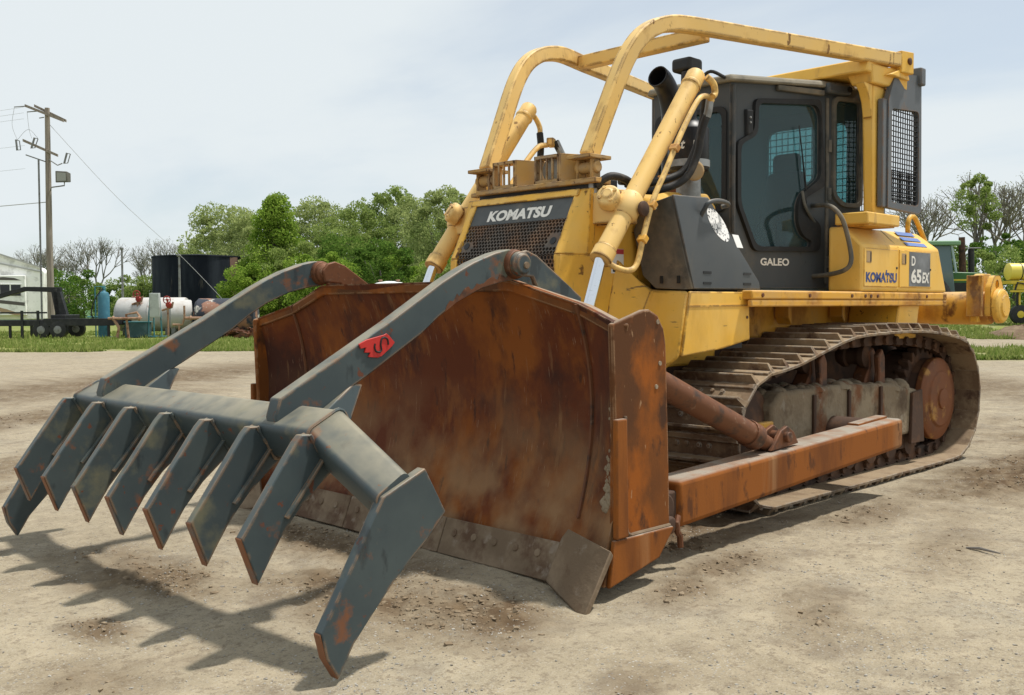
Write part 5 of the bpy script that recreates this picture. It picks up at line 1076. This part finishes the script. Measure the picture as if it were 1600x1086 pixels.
leafy_tree('slender tree with leafy green top behind the tractor', px(1522, 72), 72, 9.9, 1.7, 'mid', GT, 3000, 20, 'round', .62, .13, .12, z=.85)
for x, d, h, w, m, lb in ((1505, 70, 4.8, 2.2, 'dark', 'dark green shrub right behind the tractor cab'), (1545, 66, 4.2, 2.3, 'mid', 'green shrub behind the tractor bonnet'), (1585, 68, 5.2, 2.4, 'dark', 'dark shrub behind the yellow sprayer tank'), (1480, 76, 5.0, 1.8, 'mid', 'green shrub showing under the cab guard'), (1562, 72, 5.6, 1.8, 'dark', 'tall dark shrub between tractor and sprayer')):
    leafy_tree(lb, px(x, d), d, h, w, m, GB, 3200, 20, 'bush', .05, .13, .1, name='shrub', cat='shrub', z=.85)
def far_wood():
    C = []
    for k in range(260):
        r = -330+k*2.7+random.uniform(-1, 1); d = 300+random.uniform(0, 60); h = random.uniform(4, 7.5); p = yard(r, d)
        q = rng.standard_normal((60, 3)); q /= np.linalg.norm(q, axis=1, keepdims=True); q *= np.array([3.2, 3.2, h*.5])*rng.uniform(.5, 1, (60, 1)); C.append(q+np.array([p.x, p.y, h*.48]))
    C = np.concatenate(C); o = quads('far_wood', C, .75, LEAF['mid'], None); tag(o, 'distant line of green woodland along the horizon', 'wood', kind='stuff')
far_wood()
def grass():
    P = []
    def strip(n, d0, d1, x0, x1):
        d = d0+(d1-d0)*rng.random(n)**1.6; x = rng.uniform(x0, x1, n); r = (x-800)/1564.7*d
        p = np.array([[CAM.x, CAM.y]])+r[:, None]*np.array([[rgt.x, rgt.y]])+d[:, None]*np.array([[FH.x, FH.y]]); k = pn(p[:, 0]*.35, p[:, 1]*.35)+.35*pn(p[:, 0]*1.3, p[:, 1]*1.3) > -.22; P.append(p[k])
    strip(15000, 32.5, 60, -60, 760); strip(5000, 25.5, 33.5, 1380, 1680); strip(9000, 39.5, 58, 1380, 1680)
    p = np.concatenate(P); n = len(p); z = height(p[:, 0], p[:, 1]); V = []; F = []
    a = rng.uniform(0, 6.28, n); h = rng.uniform(.04, .15, n)*(1+1.2*(rng.random(n) > .95)); w = rng.uniform(.02, .05, n)
    for k in range(3):
        aa = a+k*2.1; lx = np.cos(aa); ly = np.sin(aa); o = .05*k
        b0 = np.stack([p[:, 0]+lx*w+o*ly, p[:, 1]+ly*w, z-.02], -1); b1 = np.stack([p[:, 0]-lx*w+o*ly, p[:, 1]-ly*w, z-.02], -1); t = np.stack([p[:, 0]+ly*h*.5+o*ly, p[:, 1]-lx*h*.5, z+h], -1); V.append(np.stack([b0, b1, t], 1).reshape(-1, 3))
    V = np.concatenate(V); F = np.arange(len(V)).reshape(-1, 3)
    me = bpy.data.meshes.new('grass'); me.from_pydata(V.tolist(), [], F.tolist()); tag(obj('grass', me, LEAF['grass']), 'rough green grass fringing the dirt yard', 'grass', kind='stuff')
grass()

# ------------------------------------------------------------------ background: pole, camper, trailer, tanks, machinery
ANG = math.atan2(rgt.y, rgt.x)      # heading of the yard's cross direction
WOOD = mat('weathered_pole_wood', (.30, .26, .215), .9, 0, [((.17, .14, .115), 3, .42, .65, (6, 6, .3), 5)])
STEEL = mat('grey_weathered_steel', (.22, .225, .225), .55, .3, [((.13, .12, .11), 5, .5, .66, S1, 4)])
def build_pole():
    d = 53; r = px(81, d); T = thing('utility_pole', 'tall wooden utility pole with two crossarms and floodlight behind the black trailer', 'utility pole', yard(r, d, 0), ANG)
    MB().tube([(0, 0, -.3), (-.02, 0, 4), (.03, 0, 11.9)], [.19, .17, .125], 14).build('pole', WOOD, T)
    MB().tube([(-.46, -.1, 0), (-.44, -.1, 9.2)], .05, 8).build('conduit', STEEL, T)
    for z, x0, x1, n in ((11.55, -1.05, .95, 2), (9.75, -1.2, .6, 1)):
        for k in range(n):
            dz = k*.05; yo = -.16 if k == 0 else .14; c = MB(); c.hexa([Vector((x0+k*.35, yo-.05, z+.38+dz)), Vector((x0+k*.35, yo+.05, z+.38+dz)), Vector((x0+k*.35, yo+.05, z+.52+dz)), Vector((x0+k*.35, yo-.05, z+.52+dz))], [Vector((x1, yo-.05, z-.42+dz)), Vector((x1, yo+.05, z-.42+dz)), Vector((x1, yo+.05, z-.28+dz)), Vector((x1, yo-.05, z-.28+dz))]); c.build('crossarm', WOOD, T)
    for x0, z0, x1 in ((-1.05, 11.98, -1.65), (-.45, 11.72, -.98), (-.1, 11.4, -.35)):
        MB().tube([(x0, -.1, z0), (x1, -.1, z0-.04)], .028, 6).build('insulator', STEEL, T)
    for x, z, tl in ((-1.5, 9.95, .1), (-.75, 10.05, -.35), (.95, 9.25, -.3)):
        b = MB(); b.tube([(x, -.2, z-.25), (x-tl*.5, -.2, z+.28)], .05, 6); b.tube([(x+.18, -.2, z-.25), (x+.18-tl*.5, -.2, z+.22)], .025, 6); b.tube([(x-.05, -.2, z-.27), (x+.2, -.2, z-.25)], .02, 5); b.tube([(x-tl*.5, -.2, z+.26), (x+.18-tl*.5, -.2, z+.22)], .02, 5); b.build('fuse_cutout', STEEL, T)
    MB().tube([(-1.1, -.1, 9.45), (-.1, -.1, 9.1)], .035, 6).build('brace', STEEL, T); MB().tube([(.1, -.1, 9.2), (.55, -.1, 8.9), (.8, -.1, 9.0)], .03, 6).build('brace', STEEL, T)
    fl = MB().hexa([Vector(p) for p in ((.48, -.25, 7.98), (1.06, -.15, 8.02), (1.06, -.15, 8.58), (.48, -.25, 8.6))], [Vector(p) for p in ((.60, .22, 8.05), (1.10, .22, 8.05), (1.10, .22, 8.52), (.60, .22, 8.52))]).build('floodlight', mat('grey_lamp_housing', (.12, .115, .10), .6), T, .03)
    MB().plate([(.55, -.245, 8.06), (1.0, -.165, 8.09), (1.0, -.165, 8.50), (.55, -.245, 8.52)], .012, (0, -1, 0)).build('lens', mat('floodlight_lens', (.30, .31, .28), .25), fl)
    MB().tube([(.08, 0, 7.5), (.2, -.1, 7.75), (.85, -.02, 7.85), (.85, -.02, 8.1)], .035, 6).build('lamp_bracket', STEEL, T)
    wm = mat('haze_paled_cable', (.34, .35, .36), .7)  # cable colour lightened to imitate haze over distance
    W = lambda pts, rad=.012: MB().tube(catmull(pts, 6), rad, 4)
    g = W([(.08, 0, 11.1), (3.0, 1.5, 7.4), (6.2, 3.0, 4.0), (9.4, 4.6, .05)], .012).build('guy_wire', wm, T)
    for p in (((-1.65, -.1, 11.9), (-1.78, -.1, 11.0), (-1.5, -.15, 10.2)), ((-.98, -.1, 11.65), (-.9, -.1, 10.8), (-.75, -.15, 10.3)), ((-1.5, -.2, 10.2), (-.9, -.2, 10.75), (-.4, -.2, 10.3))): W(p, .010).build('jumper_wire', wm, T)
    for z, z1, lb in ((11.95, 11.8, 'thin power line leaving the tip of the upper crossarm'), (11.66, 11.5, 'thin power line just under the topmost one at the upper crossarm'), (11.35, 11.3, 'thin power line leaving the pole below the upper crossarm'), (9.95, 10.1, 'thin power line at the level of the lower crossarm'), (8.75, 8.9, 'thin power line between lower crossarm and floodlight')):
        a = yard(r, d, z)-rgt*1.2; b_ = yard(r-14, d+3, z1-.3); m = (a+b_)/2-Vector((0, 0, .25)); o = W([a, m, b_], .007).build('power_line', wm)
        tag(o, lb, 'power line', 'power lines')
    a = yard(r, d, 7.0); b_ = yard(r-14, d+2, 6.5); o = W([a, (a+b_)/2-Vector((0, 0, .15)), b_], .022).build('power_line', wm); tag(o, 'thicker service cable leaving the pole below the floodlight', 'power line')
build_pole()
def build_camper():
    d = 58; T = thing('camper', 'white fifth-wheel camper with tan and grey swoosh stripes behind the black trailer', 'camper', yard(px(72, 60), 60), ANG+R(18))
    WH = mat('white_camper_side', (.88, .88, .86), .45, 0, [((.55, .55, .53), 2, .5, .7, S1, 3)]); TAN = mat('tan_stripe', (.38, .27, .17), .5); GRY = mat('dark_grey_stripe', (.10, .09, .085), .5); LG = mat('light_grey_trim', (.42, .42, .41), .5); WIN = mat('dark_camper_window', (.02, .022, .026), .12)
    # local x to the right, y away
    body = MB().hexa([Vector(p) for p in ((-9, 0, .75), (-.15, 0, .75), (.0, 0, 3.55), (-.25, 0, 3.85), (-3.4, 0, 4.95), (-9, 0, 5.0))], [Vector(p) for p in ((-9, 2.4, .75), (-.15, 2.4, .75), (.0, 2.4, 3.55), (-.25, 2.4, 3.85), (-3.4, 2.4, 4.95), (-9, 2.4, 5.0))]).build('body', WH, T, .05)
    MB().prism([(-.22, 3.80), (-.22, 3.90), (-3.4, 5.0), (-9, 5.05), (-9, 4.95), (-3.4, 4.90)], 'y', -.12, -.004).build('roof_edge', LG, T); MB().prism([(-.22, 3.55), (-.22, 3.62), (-3.4, 4.32), (-9, 4.36), (-9, 4.26), (-3.4, 4.22)], 'y', -.06, -.004).build('roof_edge', LG, T)
    so_ = MB().hexa([Vector(p) for p in ((-6.5, -.5, 1.0), (-1.0, -.5, 1.0), (-1.0, -.5, 3.35), (-6.5, -.5, 3.35))], [Vector(p) for p in ((-6.5, -.004, 1.0), (-1.0, -.004, 1.0), (-1.0, -.004, 3.35), (-6.5, -.004, 3.35))]).build('slide_out', WH, T, .03)
    for x0, x1 in ((-2.35, -1.25), (-3.9, -3.0)):
        w = MB().span((x0, -.53, 2.15), (x1, -.504, 2.80)).build('window', WIN, T, .01); MB().span(((x0+x1)/2-.03, -.54, 2.15), ((x0+x1)/2+.03, -.531, 2.80)).build('mullion', WH, w)
        MB().span((x0-.05, -.545, 2.80), (x1+.05, -.505, 2.85)).build('window_frame', WH, w)
    MB().prism([(-4.5, 3.10), (-1.2, 3.05), (-1.6, 3.20), (-2.2, 3.25), (-3.0, 3.12), (-4.5, 3.16)], 'y', -.506, -.503).build('stripe', GRY, T)
    MB().prism([(-4.6, 1.95), (-3.0, 1.78), (-1.05, 1.55), (-1.05, 1.75), (-3.0, 1.98), (-4.6, 2.05)], 'y', -.506, -.503).build('stripe', GRY, T)
    MB().prism([(-4.6, 1.75), (-3.6, 1.60), (-2.6, 1.28), (-1.6, 1.01), (-1.05, 1.01), (-2.0, 1.35), (-3.2, 1.70), (-4.6, 1.86)], 'y', -.507, -.5045).build('stripe', TAN, T)
    for x in (-3.0, -3.9):
        wh = MB().lathe((x, -.02, .38), (0, 1, 0), [(0, .38), (.24, .38)], 22).build('wheel', M['black'], T, .02); MB().lathe((x, -.05, .38), (0, 1, 0), [(0, .16), (.028, .2)], 18).build('hubcap', M['galv'], wh)
    MB().tube([(-.4, 1.2, .8), (-.4, 1.2, 0)], .06, 8).build('landing_leg', STEEL, T); MB().tube([(-8, 1.2, .8), (-8, 1.2, 0)], .06, 8).build('landing_leg', STEEL, T)
build_camper()
def build_trailer():
    d = 47; T = thing('gooseneck_trailer', 'black steel gooseneck trailer parked in front of the white camper', 'trailer', yard(px(75, d), d), ANG)
    BK = mat('black_trailer_paint', (.010, .011, .013), .5, 0, [((.03, .03, .03), 5, .5, .7, S1, 4)]); k = d/1564.7
    X = lambda p: (p-75)*k
    Z = lambda q: 1.42+(478-q)*k
    f = MB(); f.span((X(0)-4.0, -.1, Z(506)), (X(76), .1, Z(497))); f.span((X(70), -.12, Z(506)), (X(178), .10, Z(494.5))); f.span((X(0)-4.0, 2.0, Z(506)), (X(178), 2.2, Z(497))); f.span((X(160), -.1, Z(505)), (X(166), 2.2, Z(497)))
    fr = f.build('main_frame', BK, T, .015)
    n = MB(); n.sweep([(-.14, -.1), (.14, -.1), (.14, .1), (-.14, .1)], [(X(86)-.2, 1.0, Z(500)), (X(76), 1.0, Z(470)), (X(74), 1.0, Z(448)), ], (0, 1, 0)); n.build('neck_riser', BK, T, .02)
    n = MB(); n.prism([(X(-70), Z(470)), (X(-5), Z(452)), (X(25), Z(444)), (X(82), Z(445)), (X(82), Z(452)), (X(70), Z(453)), (X(26), Z(451)), (X(0), Z(458)), (X(-70), Z(478))], 'y', .88, 1.12); n.build('neck_beam', BK, T, .015)
    MB().prism([(X(68), Z(452)), (X(82), Z(452)), (X(95), Z(500)), (X(84), Z(500)), (X(74), Z(488))], 'y', .86, 1.14).build('neck_gusset', BK, T, .01)
    MB().span((X(-10), -.14, Z(486.5)), (X(76), -.10, Z(484))).build('side_rail', BK, T)
    for p in (37, 62): MB().span((X(p)-.06, -.16, Z(526) if p == 37 else Z(506)), (X(p)+.06, -.105, Z(482))).build('rail_post', BK, T)
    MB().box((X(88), 1.0, Z(497)), (.7, 1.6, .5)).build('tool_box', BK, T, .03)
    for y in (-.02, 1.95): 
        for p in (66, 92): 
            w = MB().lathe((X(p), y-.12, .40), (0, 1, 0), [(0, .28), (.02, .40), (.24, .40), (.26, .28)], 22).build('wheel', M['black'], T); MB().lathe((X(p), y-.135, .40), (0, 1, 0), [(0, .15), (.02, .2)], 14).build('rim', STEEL, w)
    for p in (16, -40, 170):
        for y in (0, 2.1): MB().span((X(p)-.05, y-.05, 0), (X(p)+.05, y+.05, Z(505))).build('support_leg', BK, T)
build_trailer()
def build_pumps():
    d = 48; k = d/1564.7; BL = mat('teal_blue_enamel', (.035, .145, .205), .5, 0, [((.06, .19, .25), 3, .5, .68, S1, 4), ((.10, .07, .05, .6), 8, .64, .70, S1, 5)]); TE = mat('faded_teal_frame', (.05, .20, .24), .6, 0, [((.10, .07, .05, .6), 8, .60, .68, S1, 5)]); DT = mat('dark_teal_cabinet', (.03, .075, .085), .6, 0, [((.06, .12, .13), 3, .45, .65, S1, 4)])
    WT = mat('grimy_white_tank_paint', (.50, .49, .47), .55, 0, [((.40, .36, .32), 2, .48, .68, S1, 5), ((.22, .09, .045), 1.2, .62, .67, S1, 6), ((.45, .44, .43), 6, .5, .7, (1, 1, .3), 4)]); PIPE = mat('rusty_tan_pipe', (.33, .20, .13), .75, 0, [((.18, .08, .045), 6, .5, .65, S1, 5)])
    RED = mat('red_valve_paint', (.32, .035, .03), .55); GB_ = mat('pale_grey_control_box', (.42, .45, .43), .6, 0, [((.30, .32, .31), 3, .5, .7, S1, 4)])
    def T(name, lb, cat, x, dd=d, group=None): return thing(name, lb, cat, yard(px(x, dd), dd), ANG, group)
    def z(q, dd=d): return 1.42+(478-q)*dd/1564.7
    # vertical air tank
    t = T('compressed_air_cylinder', 'upright bright teal cylinder standing beside the end of the black trailer', 'cylinder', 163)
    MB().lathe((0, 0, .02), (0, 0, 1), [(0, .24), (.03, .27), (2.0, .27), (2.12, .22), (2.18, .10), (2.24, .05), (2.34, .05)], 24).build('shell', BL, t); MB().span((-.3, -.3, 0), (.3, .3, .04)).build('base_plate', TE, t)
    MB().tube([(0, 0, 2.3), (0, 0, 2.42)], .08, 10).build('valve', TE, t); MB().tube(catmull([(0, -.1, 2.35), (-.25, -.3, 1.9), (-.45, -.35, 1.2), (-.30, -.3, .75)], 6), .03, 6).build('hose', M['hose'], t)
    t = T('pipe_stand', 'thin teal pipe frame standing behind the upright teal cylinder', 'pipe frame', 150, 48.6)
    b = MB(); b.tube([(0, 0, 0), (0, 0, 2.45), (.48, 0, 2.45), (.48, 0, 2.2)], .035, 8); b.tube([(-.4, 0, .98), (.5, 0, .98)], .03, 8); b.build('frame', TE, t)
    # white fuel tank lying across
    t = T('fuel_tank', 'grimy white horizontal fuel tank on low cradles behind the teal cabinet', 'fuel tank', 240, 50)
    sh = MB().lathe((-1.75, 0, 1.08), (1, 0, 0), [(0, .1), (.0, .60), (.12, .80), (.2, .84), (1.7, .84), (1.72, .86), (1.76, .86), (1.78, .84), (3.35, .84), (3.42, .80), (3.46, .60)], 36).build('shell', WT, t)
    for x in (-1.2, .9): MB().span((x-.12, -.6, 0), (x+.12, .6, .42)).build('cradle', STEEL, t, .02)
    MB().lathe((-.95, 0, 1.85), (0, 0, 1), [(0, .12), (.12, .12), (.14, .05)], 14).build('hatch', PIPE, t)
    t = T('white_drum', 'white round tank end standing right of the grey control box', 'tank', 281, 49.2)
    MB().lathe((-.45, 0, 1.05), (1, .35, 0), [(0, .62), (.02, .74), (.95, .74), (1.0, .70), (1.02, .5)], 32).build('shell', WT, t); MB().span((-.3, -.35, 0), (-.1, .35, .45)).build('cradle', STEEL, t); MB().span((.2, -.2, 0), (.4, .5, .45)).build('cradle', STEEL, t)
    t = T('pump_cabinet', 'dark teal low pump cabinet in front of the white fuel tank', 'cabinet', 218, 47.4)
    MB().span((-.62, -.2, .0), (.45, .35, .72)).build('case', DT, t, .02); MB().span((-.66, -.24, .721), (.49, .39, .76)).build('lid', TE, t, .01)
    t = T('control_box', 'pale grey electrical control box on a teal pipe stand', 'control box', 244, 47.2)
    MB().span((-.26, -.12, .95), (.20, .10, 2.10)).build('case', GB_, t, .02); MB().span((-.24, -.13, .99), (.18, -.121, 2.06)).build('door', GB_, t, .004)
    b = MB(); b.tube([(-.45, .15, 0), (-.32, .15, 1.9)], .035, 8); b.tube([(-.15, .15, 0), (-.15, .15, 2.0)], .035, 8); b.tube([(.22, .15, 0), (.14, .15, 2.0)], .035, 8); b.tube([(-.5, .15, .05), (.5, .15, .05)], .04, 8); b.build('stand', TE, t)
    for x, q, dd, lb in ((216, 457, 49.3, 'round red valve handwheel on a bent pipe above the white fuel tank'), (263, 466, 47.3, 'rust red valve cluster on a pipe right of the grey control box')):
        t = T('valve_riser', lb, 'valve', x, dd); zz = z(q, dd)
        b = MB(); b.tube([(0, 0, 0), (0, 0, zz)], .045, 8); b.build('riser_pipe', PIPE, t)
        hw = MB(); hw.tube([(.17*math.cos(a_*.524), -.12, zz+.17*math.sin(a_*.524)) for a_ in range(13)], .025, 6); hw.tube([(-.17, -.12, zz), (.17, -.12, zz)], .018, 5); hw.tube([(0, -.12, zz-.17), (0, -.12, zz+.17)], .018, 5); hw.tube([(0, -.14, zz), (0, .02, zz)], .05, 8); hw.build('handwheel', RED, t); MB().lathe((.05, 0, zz-.38), (0, 0, 1), [(0, .09), (.1, .15), (.2, .15), (.26, .06)], 12).build('valve_body', RED, t)
        MB().tube([(-.28, 0, zz-.5), (.2, 0, zz-.35), (.25, 0, zz-.1)], .05, 8).build('elbow', PIPE, t)
    t = T('pipe_manifold', 'rusty tan pipe manifold running low in front of the white tanks', 'pipework', 250, 46.6)
    
    for pts, rd_ in ((((-2.4, 0, .92), (-.9, 0, .92)), .06), (((.6, 0, .62), (1.05, 0, .62), (1.15, 0, .95), (1.15, 0, 1.5)), .05), (((1.2, 0, .92), (2.2, 0, .92)), .07), (((-2.0, 0, 0), (-1.9, 0, .5), (-2.15, 0, .9)), .07), (((-1.5, .1, 0), (-1.6, .1, 1.1), (-1.1, .1, 1.2), (-.9, .1, .9)), .06), (((1.9, 0, 0), (1.9, 0, .92)), .06), (((.9, 0, 0), (.9, 0, .6)), .05)): MB().tube(pts, rd_, 8).build('pipe', PIPE, t)
    for x in (-2.2, -1.0, 1.4): MB().lathe((x, 0, .92), (1, 0, 0), [(0, .09), (.03, .12), (.06, .12), (.09, .09)], 12).build('flange', PIPE, t)
    # dark mottled tank behind the far rake arm
    MT = mat('flaking_dark_tank_paint', (.025, .03, .045), .7, 0, [((.26, .13, .085), .9, .49, .55, S1, 7), ((.42, .40, .36), 1.6, .57, .60, S1, 7)])
    t = T('old_tank', 'dark rusty horizontal tank with flaking paint behind the far rake arm', 'tank', 352, 49)
    MB().lathe((-1.45, 0, 1.0), (1, .1, 0), [(0, .3), (.06, .72), (.2, .86), (2.6, .86), (2.9, .84), (3.0, .5)], 34).build('shell', MT, t)
    for x in (-.9, 1.0): MB().span((x-.14, -.6, 0), (x+.14, .7, .36)).build('cradle', M['dark_rust'], t)
    t = T('scrap_heap', 'low heap of rusty scrap iron under the dark flaking tank', 'scrap', 372, 46.5)
    b = MB()
    for q in range(40): b.box((random.uniform(-1.6, 1.0), random.uniform(-.4, .4), random.uniform(.05, .45)), (random.uniform(.2, .8), random.uniform(.1, .3), random.uniform(.04, .16)), Matrix.Rotation(random.uniform(-.6, .6), 3, 'Y') @ Matrix.Rotation(random.uniform(0, 3), 3, 'Z'))
    b.build('scrap', M['pin_rust'], t)
    t = T('storage_tank', 'large round black storage tank in front of the green trees', 'storage tank', 312, 95)
    TK = mat('black_tank_steel', (.008, .010, .017), .7, 0, [((.03, .034, .045), .5, .45, .65, (1, 1, .15), 6), ((.10, .085, .07, .6), .8, .64, .70, (1, 1, .2), 7)], spec=.12)
    MB().lathe((0, 0, 0), (0, 0, 1), [(0, 4.15), (6.05, 4.15), (6.06, 4.21), (6.18, 4.21), (6.2, 4.1), (6.45, .1)], 64).build('shell', TK, t)
    MB().box((3.78, -1.72, 3.05), (.9, .10, 6.0), Matrix.Rotation(R(58), 3, 'Z')).build('rust_streak_plate', mat('rusty_pink_plate', (.17, .10, .075), .8, 0, [((.09, .05, .04), 2, .5, .65, (1, 1, .3), 5)]), t)
    for x, q, dd in ((193, 386, 62), (282, 397, 62)):
        t = T('light_pole', ('thin steel pole standing left of the white fuel tank' if x < 200 else 'thin steel pole in front of the black storage tank'), 'pole', x, dd); zz = z(q, dd)
        MB().tube([(0, 0, 0), (0, 0, zz)], [.09, .06], 8).build('shaft', STEEL, t); MB().box((0, -.05, zz), (.22, .16, .14)).build('lamp_head', STEEL, t, .02)
    t = T('poly_tank', 'white domed tank top showing just above the middle of the blade', 'tank', 610, 50)
    MB().lathe((0, 0, 0), (0, 0, 1), [(0, 1.05), (2.35, 1.05), (2.5, .95), (2.62, .6), (2.68, .2)], 32).build('shell', mat('white_poly_tank', (.68, .69, .68), .5), t)
    for x in (-.45, .42): MB().lathe((x, -.2, 2.55), (0, 0, 1), [(0, .07), (.14, .07), (.17, .12), (.2, .1)], 10).build('lifting_lug', PIPE, t)
build_pumps()
def build_right():
    GR = mat('green_tractor_paint', (.030, .115, .028), .4, 0, [((.05, .15, .04), 2, .5, .7, S1, 4)]); YL = mat('yellow_wheel_paint', (.60, .45, .04), .5); BK = M['black']
    d = 50; k = d/1564.7; zb = .85; t = thing('tractor', 'green farm tractor with yellow trim and dark exhaust stacks behind the bulldozer', 'tractor', yard(px(1512, d), d, zb), ANG)
    X = lambda p: (p-1512)*k
    Z = lambda q: 1.42+(478-q)*k-zb
    hd = MB().prism([(X(1478), Z(462)), (X(1546), Z(462)), (X(1548), Z(440)), (X(1544), Z(433)), (X(1524), Z(429.5)), (X(1478), Z(428))], 'y', -.42, .42).build('bonnet', GR, t, .06, 3)
    MB().span((X(1480), -.432, Z(442)), (X(1540), -.422, Z(439.5))).build('stripe', YL, hd); MB().span((X(1484), -.436, Z(458)), (X(1512), -.424, Z(445))).build('side_grille', BK, hd)
    cb = MB().hexa([Vector(p) for p in ((X(1430), -.8, Z(470)), (X(1482), -.8, Z(470)), (X(1482), .8, Z(470)), (X(1430), .8, Z(470)))], [Vector(p) for p in ((X(1428), -.75, Z(388)), (X(1474), -.75, Z(388)), (X(1474), .75, Z(388)), (X(1428), .75, Z(388)))]).build('cab', mat('tractor_cab_glass', (.10, .15, .17), .15), t, .04)
    MB().span((X(1420), -.95, Z(388)), (X(1487), .95, Z(381))).build('roof', mat('pale_green_roof', (.16, .30, .17), .5), cb, .05)
    MB().tube([(X(1482), -.8, Z(430)), (X(1475), -.76, Z(388))], .06, 8).build('cab_post', mat('pale_blue_post', (.32, .42, .44), .4), cb)
    MB().tube([(X(1503), 0, Z(432)), (X(1501), 0, Z(374))], [.17, .15], 12).build('exhaust_stack', M['dark_rust'], t); MB().tube([(X(1518), .1, Z(432)), (X(1517), .1, Z(392))], .15, 12).build('air_intake', BK, t); MB().tube([(X(1505), -.1, Z(391)), (X(1530), -.1, Z(391))], .03, 6).build('mirror_arm', STEEL, t)
    for x, rr in ((1442, .95), (1536, .62)):
        for y in (-.95, .95):
            w = MB().lathe((X(x), y-.2, rr), (0, 1, 0), [(0, rr*.6), (.04, rr*.95), (.08, rr), (.32, rr), (.36, rr*.95), (.4, rr*.6)], 28).build('wheel', BK, t); MB().lathe((X(x), y-.215, rr), (0, 1, 0), [(0, rr*.2), (.03, rr*.5), (.4, rr*.5), (.43, rr*.2)], 20).build('rim', YL, w)
    MB().span((X(1436), -.4, .5), (X(1540), .4, Z(462))).build('chassis', GR, t, .03)
    d = 45; k = d/1564.7; t = thing('field_sprayer', 'yellow farm sprayer with bright yellow round tank beyond the rear of the bulldozer', 'sprayer', yard(px(1600, d), d, float(rise(np.array([yard(px(1600, d), d).x]), np.array([yard(px(1600, d), d).y]))[0])), ANG); zb = t.location.z
    X = lambda p: (p-1600)*k
    Z = lambda q: 1.42+(478-q)*k-zb
    TY = mat('bright_yellow_poly_tank', (.72, .60, .10), .4)
    tk = MB().lathe((X(1571), 0, Z(428)), (1, 0, 0), [(0, .1), (.02, .28), (.08, .38), (1.9, .38), (1.98, .28), (2.0, .1)], 30).build('tank', TY, t)
    MB().lathe((X(1590), 0, Z(428)), (1, 0, 0), [(0, .385), (.05, .385)], 30).build('strap', BK, tk)
    f = MB(); f.span((X(1572), -.4, Z(447)), (X(1640), .4, Z(442))); f.span((X(1578), -.35, Z(456)), (X(1600), -.25, Z(447.5))); f.span((X(1572), -.45, Z(460)), (X(1650), -.3, Z(457))); f.build('frame', YL, t, .01)
    f = MB(); f.tube([(X(1574), -.4, Z(470)), (X(1582), -.4, Z(445)), (X(1596), -.4, Z(448))], .04, 6); f.tube([(X(1586), -.2, Z(490)), (X(1586), -.2, Z(445))], .07, 8); f.build('hose_rig', BK, t)
    for x in (1588, 1640):
        w = MB().lathe((X(x), -.4, .42), (0, 1, 0), [(0, .25), (.03, .42), (.22, .42), (.25, .25)], 22).build('wheel', BK, t); MB().lathe((X(x), -.42, .42), (0, 1, 0), [(0, .08), (.03, .2)], 16).build('rim', YL, w)
        MB().tube([(X(x), -.3, .42), (X(x), -.2, Z(447))], .05, 6).build('strut', YL, t)
    # brown spoil beside the sprayer
    t = thing('dirt_pile', 'low brown heap of dirt below the yellow sprayer', 'dirt pile', yard(px(1600, 41), 41, .0), 0); b = MB(); n = 18; V = []; F = []
    for j in range(7):
        for i in range(n):
            a = 6.283*i/n; rr = (1-j/6)*1.9*(1+.15*math.sin(3*a+j)); V.append((rr*math.cos(a), rr*math.sin(a), .55*(1-(1-j/6)**1.6)+.05*random.uniform(-1, 1)+.0))
    F = [[j*n+i, j*n+(i+1) % n, (j+1)*n+(i+1) % n, (j+1)*n+i] for j in range(6) for i in range(n)]; b.add(V, F).build('heap', mat('brown_spoil', (.13, .085, .05), .97, 0, [((.2, .145, .09), 3, .45, .65, S1, 6)], [(9, .5, .03)]), t)
build_right()
def twig():
    p = (1.485, 2.70); z = hgt(*p); o = MB().tube([(p[0]+.01, p[1]-.09, z+.012), (p[0]-.005, p[1]-.02, z+.018), (p[0]+.012, p[1]+.10, z+.012)], [.006, .009, .004], 6).build('twig', BARK); tag(o, 'short dry twig lying on the bare dirt beside the bulldozer', 'twig')
twig()
